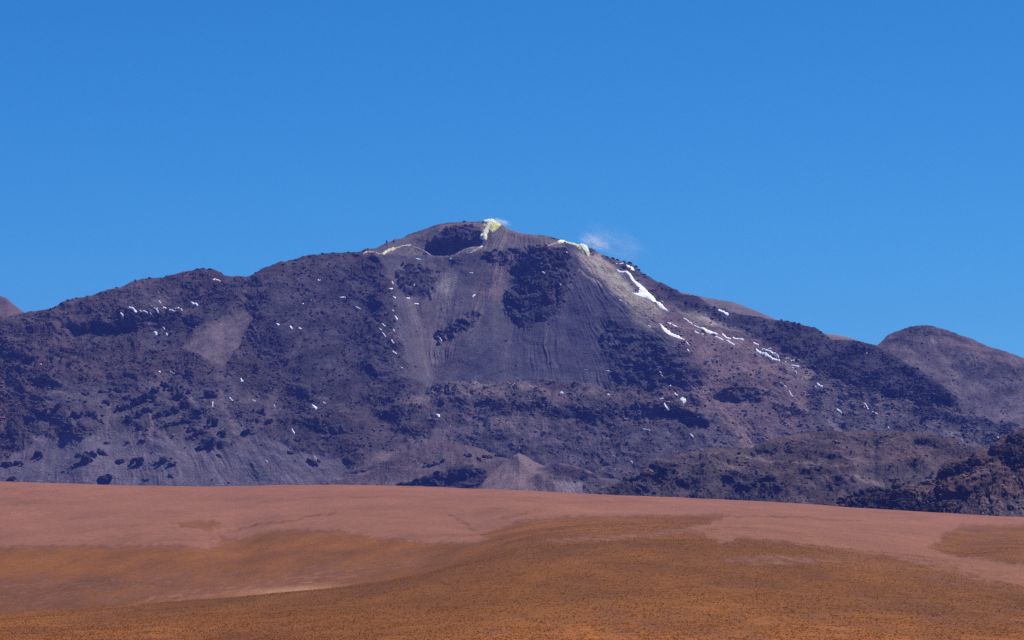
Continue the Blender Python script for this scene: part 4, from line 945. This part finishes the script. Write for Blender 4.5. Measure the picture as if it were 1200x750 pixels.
# ------------------------------------------------------------------ steam from the vents
def steam(u, v, w, h, dens, label, lean=.5, seed=0):
    p, n = VOL.at(u, v); p = Vector([float(x) for x in p]); mpp = p.y / F
    bm = bmesh.new(); bmesh.ops.create_icosphere(bm, subdivisions=3, radius=1.0)
    for q in bm.verts: q.co *= 1 + .12 * mnoise.noise(q.co * 1.7 + Vector((seed, 0, 0)))
    me = bpy.data.meshes.new('steam_plume'); bm.to_mesh(me); bm.free()
    m = bpy.data.materials.new('steam'); m.use_nodes = True; nt = m.node_tree; nt.nodes.clear()
    out = nt.nodes.new('ShaderNodeOutputMaterial'); vol = nt.nodes.new('ShaderNodeVolumePrincipled')
    vol.inputs['Color'].default_value = (.88, .95, 1, 1)
    tc = nt.nodes.new('ShaderNodeTexCoord')
    ln = nt.nodes.new('ShaderNodeVectorMath'); ln.operation = 'LENGTH'; nt.links.new(tc.outputs['Object'], ln.inputs[0])
    fall = nt.nodes.new('ShaderNodeMapRange'); fall.inputs[1].default_value = .88; fall.inputs[2].default_value = .1
    nt.links.new(ln.outputs['Value'], fall.inputs[0])
    nn = nt.nodes.new('ShaderNodeTexNoise'); nn.inputs['Scale'].default_value = 2.4; nn.inputs['Detail'].default_value = 4
    mp = nt.nodes.new('ShaderNodeMapping'); mp.inputs['Location'].default_value = (seed, 0, 0)
    nt.links.new(tc.outputs['Object'], mp.inputs[0]); nt.links.new(mp.outputs[0], nn.inputs['Vector'])
    mr = nt.nodes.new('ShaderNodeMapRange'); mr.inputs[1].default_value = .42; mr.inputs[2].default_value = .72
    nt.links.new(nn.outputs['Fac'], mr.inputs[0])
    m1 = nt.nodes.new('ShaderNodeMath'); m1.operation = 'MULTIPLY'; nt.links.new(fall.outputs[0], m1.inputs[0]); nt.links.new(mr.outputs[0], m1.inputs[1])
    m2 = nt.nodes.new('ShaderNodeMath'); m2.operation = 'MULTIPLY'; nt.links.new(m1.outputs[0], m2.inputs[0]); m2.inputs[1].default_value = dens
    nt.links.new(m2.outputs[0], vol.inputs['Density']); nt.links.new(vol.outputs[0], out.inputs['Volume'])
    o = link('steam_plume', me, m)
    o.scale = (w * .5 * mpp, w * .4 * mpp, h * .5 * mpp)
    o.rotation_euler = (0, lean, 0)
    o.location = p + Vector((w * .18 * mpp, 0, h * .25 * mpp))
    return set_props(o, label, 'steam')
steam(580, 263, 34, 12, .07, 'thin white steam wisp rising from the summit vent', .2, 1)
steam(688, 288, 50, 22, .045, 'white steam plume blowing off the right-hand vent', .35, 5)
steam(700, 282, 110, 46, .005, 'faint larger steam haze drifting right of the right-hand vent', .35, 9)

# ------------------------------------------------------------------ the air between
bm = bmesh.new(); bmesh.ops.create_cube(bm, size=1.0)
me = bpy.data.meshes.new('haze'); bm.to_mesh(me); bm.free()
m = bpy.data.materials.new('thin_air'); m.use_nodes = True; nt = m.node_tree; nt.nodes.clear()
out = nt.nodes.new('ShaderNodeOutputMaterial'); vol = nt.nodes.new('ShaderNodeVolumePrincipled')
vol.inputs['Color'].default_value = HAZE_COLOR
vol.inputs['Density'].default_value = HAZE_DENSITY
nt.links.new(vol.outputs[0], out.inputs['Volume'])
hz = link('haze', me, m)
hz.scale = (46000, 26500, 1420 + 640)
hz.location = (0, 12000, (1420 - 640) / 2)
set_props(hz, 'thin bluish air between the plain and the volcano', 'haze', kind='stuff')

# ------------------------------------------------------------------ labels that single out the members of each group by their place in it
PHRASE = {
 'dark outcrops on the left scree': None,
 'far left outcrops': 'black rock outcrops at the far left of the lower slope',
 'outcrops on the left scree fan': 'isolated black outcrops low on the smooth left scree',
 'outcrops in the band above the left fan': 'black outcrops in the dense band above the left scree',
 'outcrops right of the left fan': 'black outcrops clustered right of the left scree fan',
 'outcrops left of the gully foot': 'black outcrops scattered left of the gully foot',
 'outcrops left of the cinder cone': 'small black outcrops just left of the pinkish cone',
 'rock masses of the dark scarp': 'rock masses forming the dark scarp left of the pinkish cone',
 'outcrops on the foothill': 'dark outcrops on the low broken foothill',
 'outcrops on the nearest rocky hill': 'dark reddish outcrops on the nearest rocky hill',
 'skyline rocks above the snow strip': 'jagged skyline rocks above the long snow strip',
 'rocks on the left skyline': 'low dark rocks on the left skyline',
 'blocks edging the lava flow': 'dark blocks edging the right-hand lava flow',
 'thin snow streaks right of the curved strip': 'thin snow streaks right of the curved snow strip',
 'snow flecks of the far right cluster': 'small snow flecks in the far right snow cluster',
 'snow flecks on the right slope': 'snow flecks on the pinkish right slope',
 'snow flecks on the lower right slope': 'tiny snow flecks on the lower right slope',
 'snow flecks of the lava bench end': 'tiny snow flecks near the lava bench end',
 'snow flecks of the upper left cluster': 'small snow flecks in the upper left cluster',
 'snow flecks of the blocky left slope': 'tiny snow flecks among the blocky left outcrops',
 'snow flecks around the gully foot': 'tiny snow flecks around the gully foot',
 'snow flecks along the lava bench': 'tiny snow flecks along the lava bench',
 'snow flecks left of the central gully': 'tiny snow flecks left of the central gully',
 'snow flecks on the scree below the crater': 'tiny snow flecks on the scree below the crater',
 'snow flecks on the central outcrop': 'tiny snow flecks on the dark central outcrop'}
ORD = ['leftmost', 'second from left', 'third from left', 'fourth from left', 'fifth from left', 'sixth from left', 'seventh from left', 'eighth from left', 'ninth from left', 'tenth from left',
       'eleventh from left', 'twelfth from left', 'thirteenth from left', 'fourteenth from left', 'fifteenth from left']
bpy.context.view_layer.update()
def spot(o):
    c = [o.matrix_world @ Vector(q) for q in o.bound_box]; c = sum(c, Vector()) / 8
    return c.x / c.y, c.z / c.y
members = {}
for o in scene.objects:
    if 'group' in o: members.setdefault(o['group'], []).append(o)
for g, os_ in members.items():
    ph = PHRASE.get(g)
    if not ph:
        if len(os_) == 1: del os_[0]['group']
        continue
    halves = [('', os_)]
    if len(os_) > 12:
        z = sorted(spot(o)[1] for o in os_); mid = z[len(z) // 2]
        halves = [('upper ', [o for o in os_ if spot(o)[1] >= mid]), ('lower ', [o for o in os_ if spot(o)[1] < mid])]
    for pre, hs in halves:
        hs.sort(key=lambda o: spot(o)[0])
        for k, o in enumerate(hs):
            w = 'rightmost' if k == len(hs) - 1 and k > 0 else ORD[min(k, 14)]
            o['label'] = f"{w} of the {pre}{ph}"
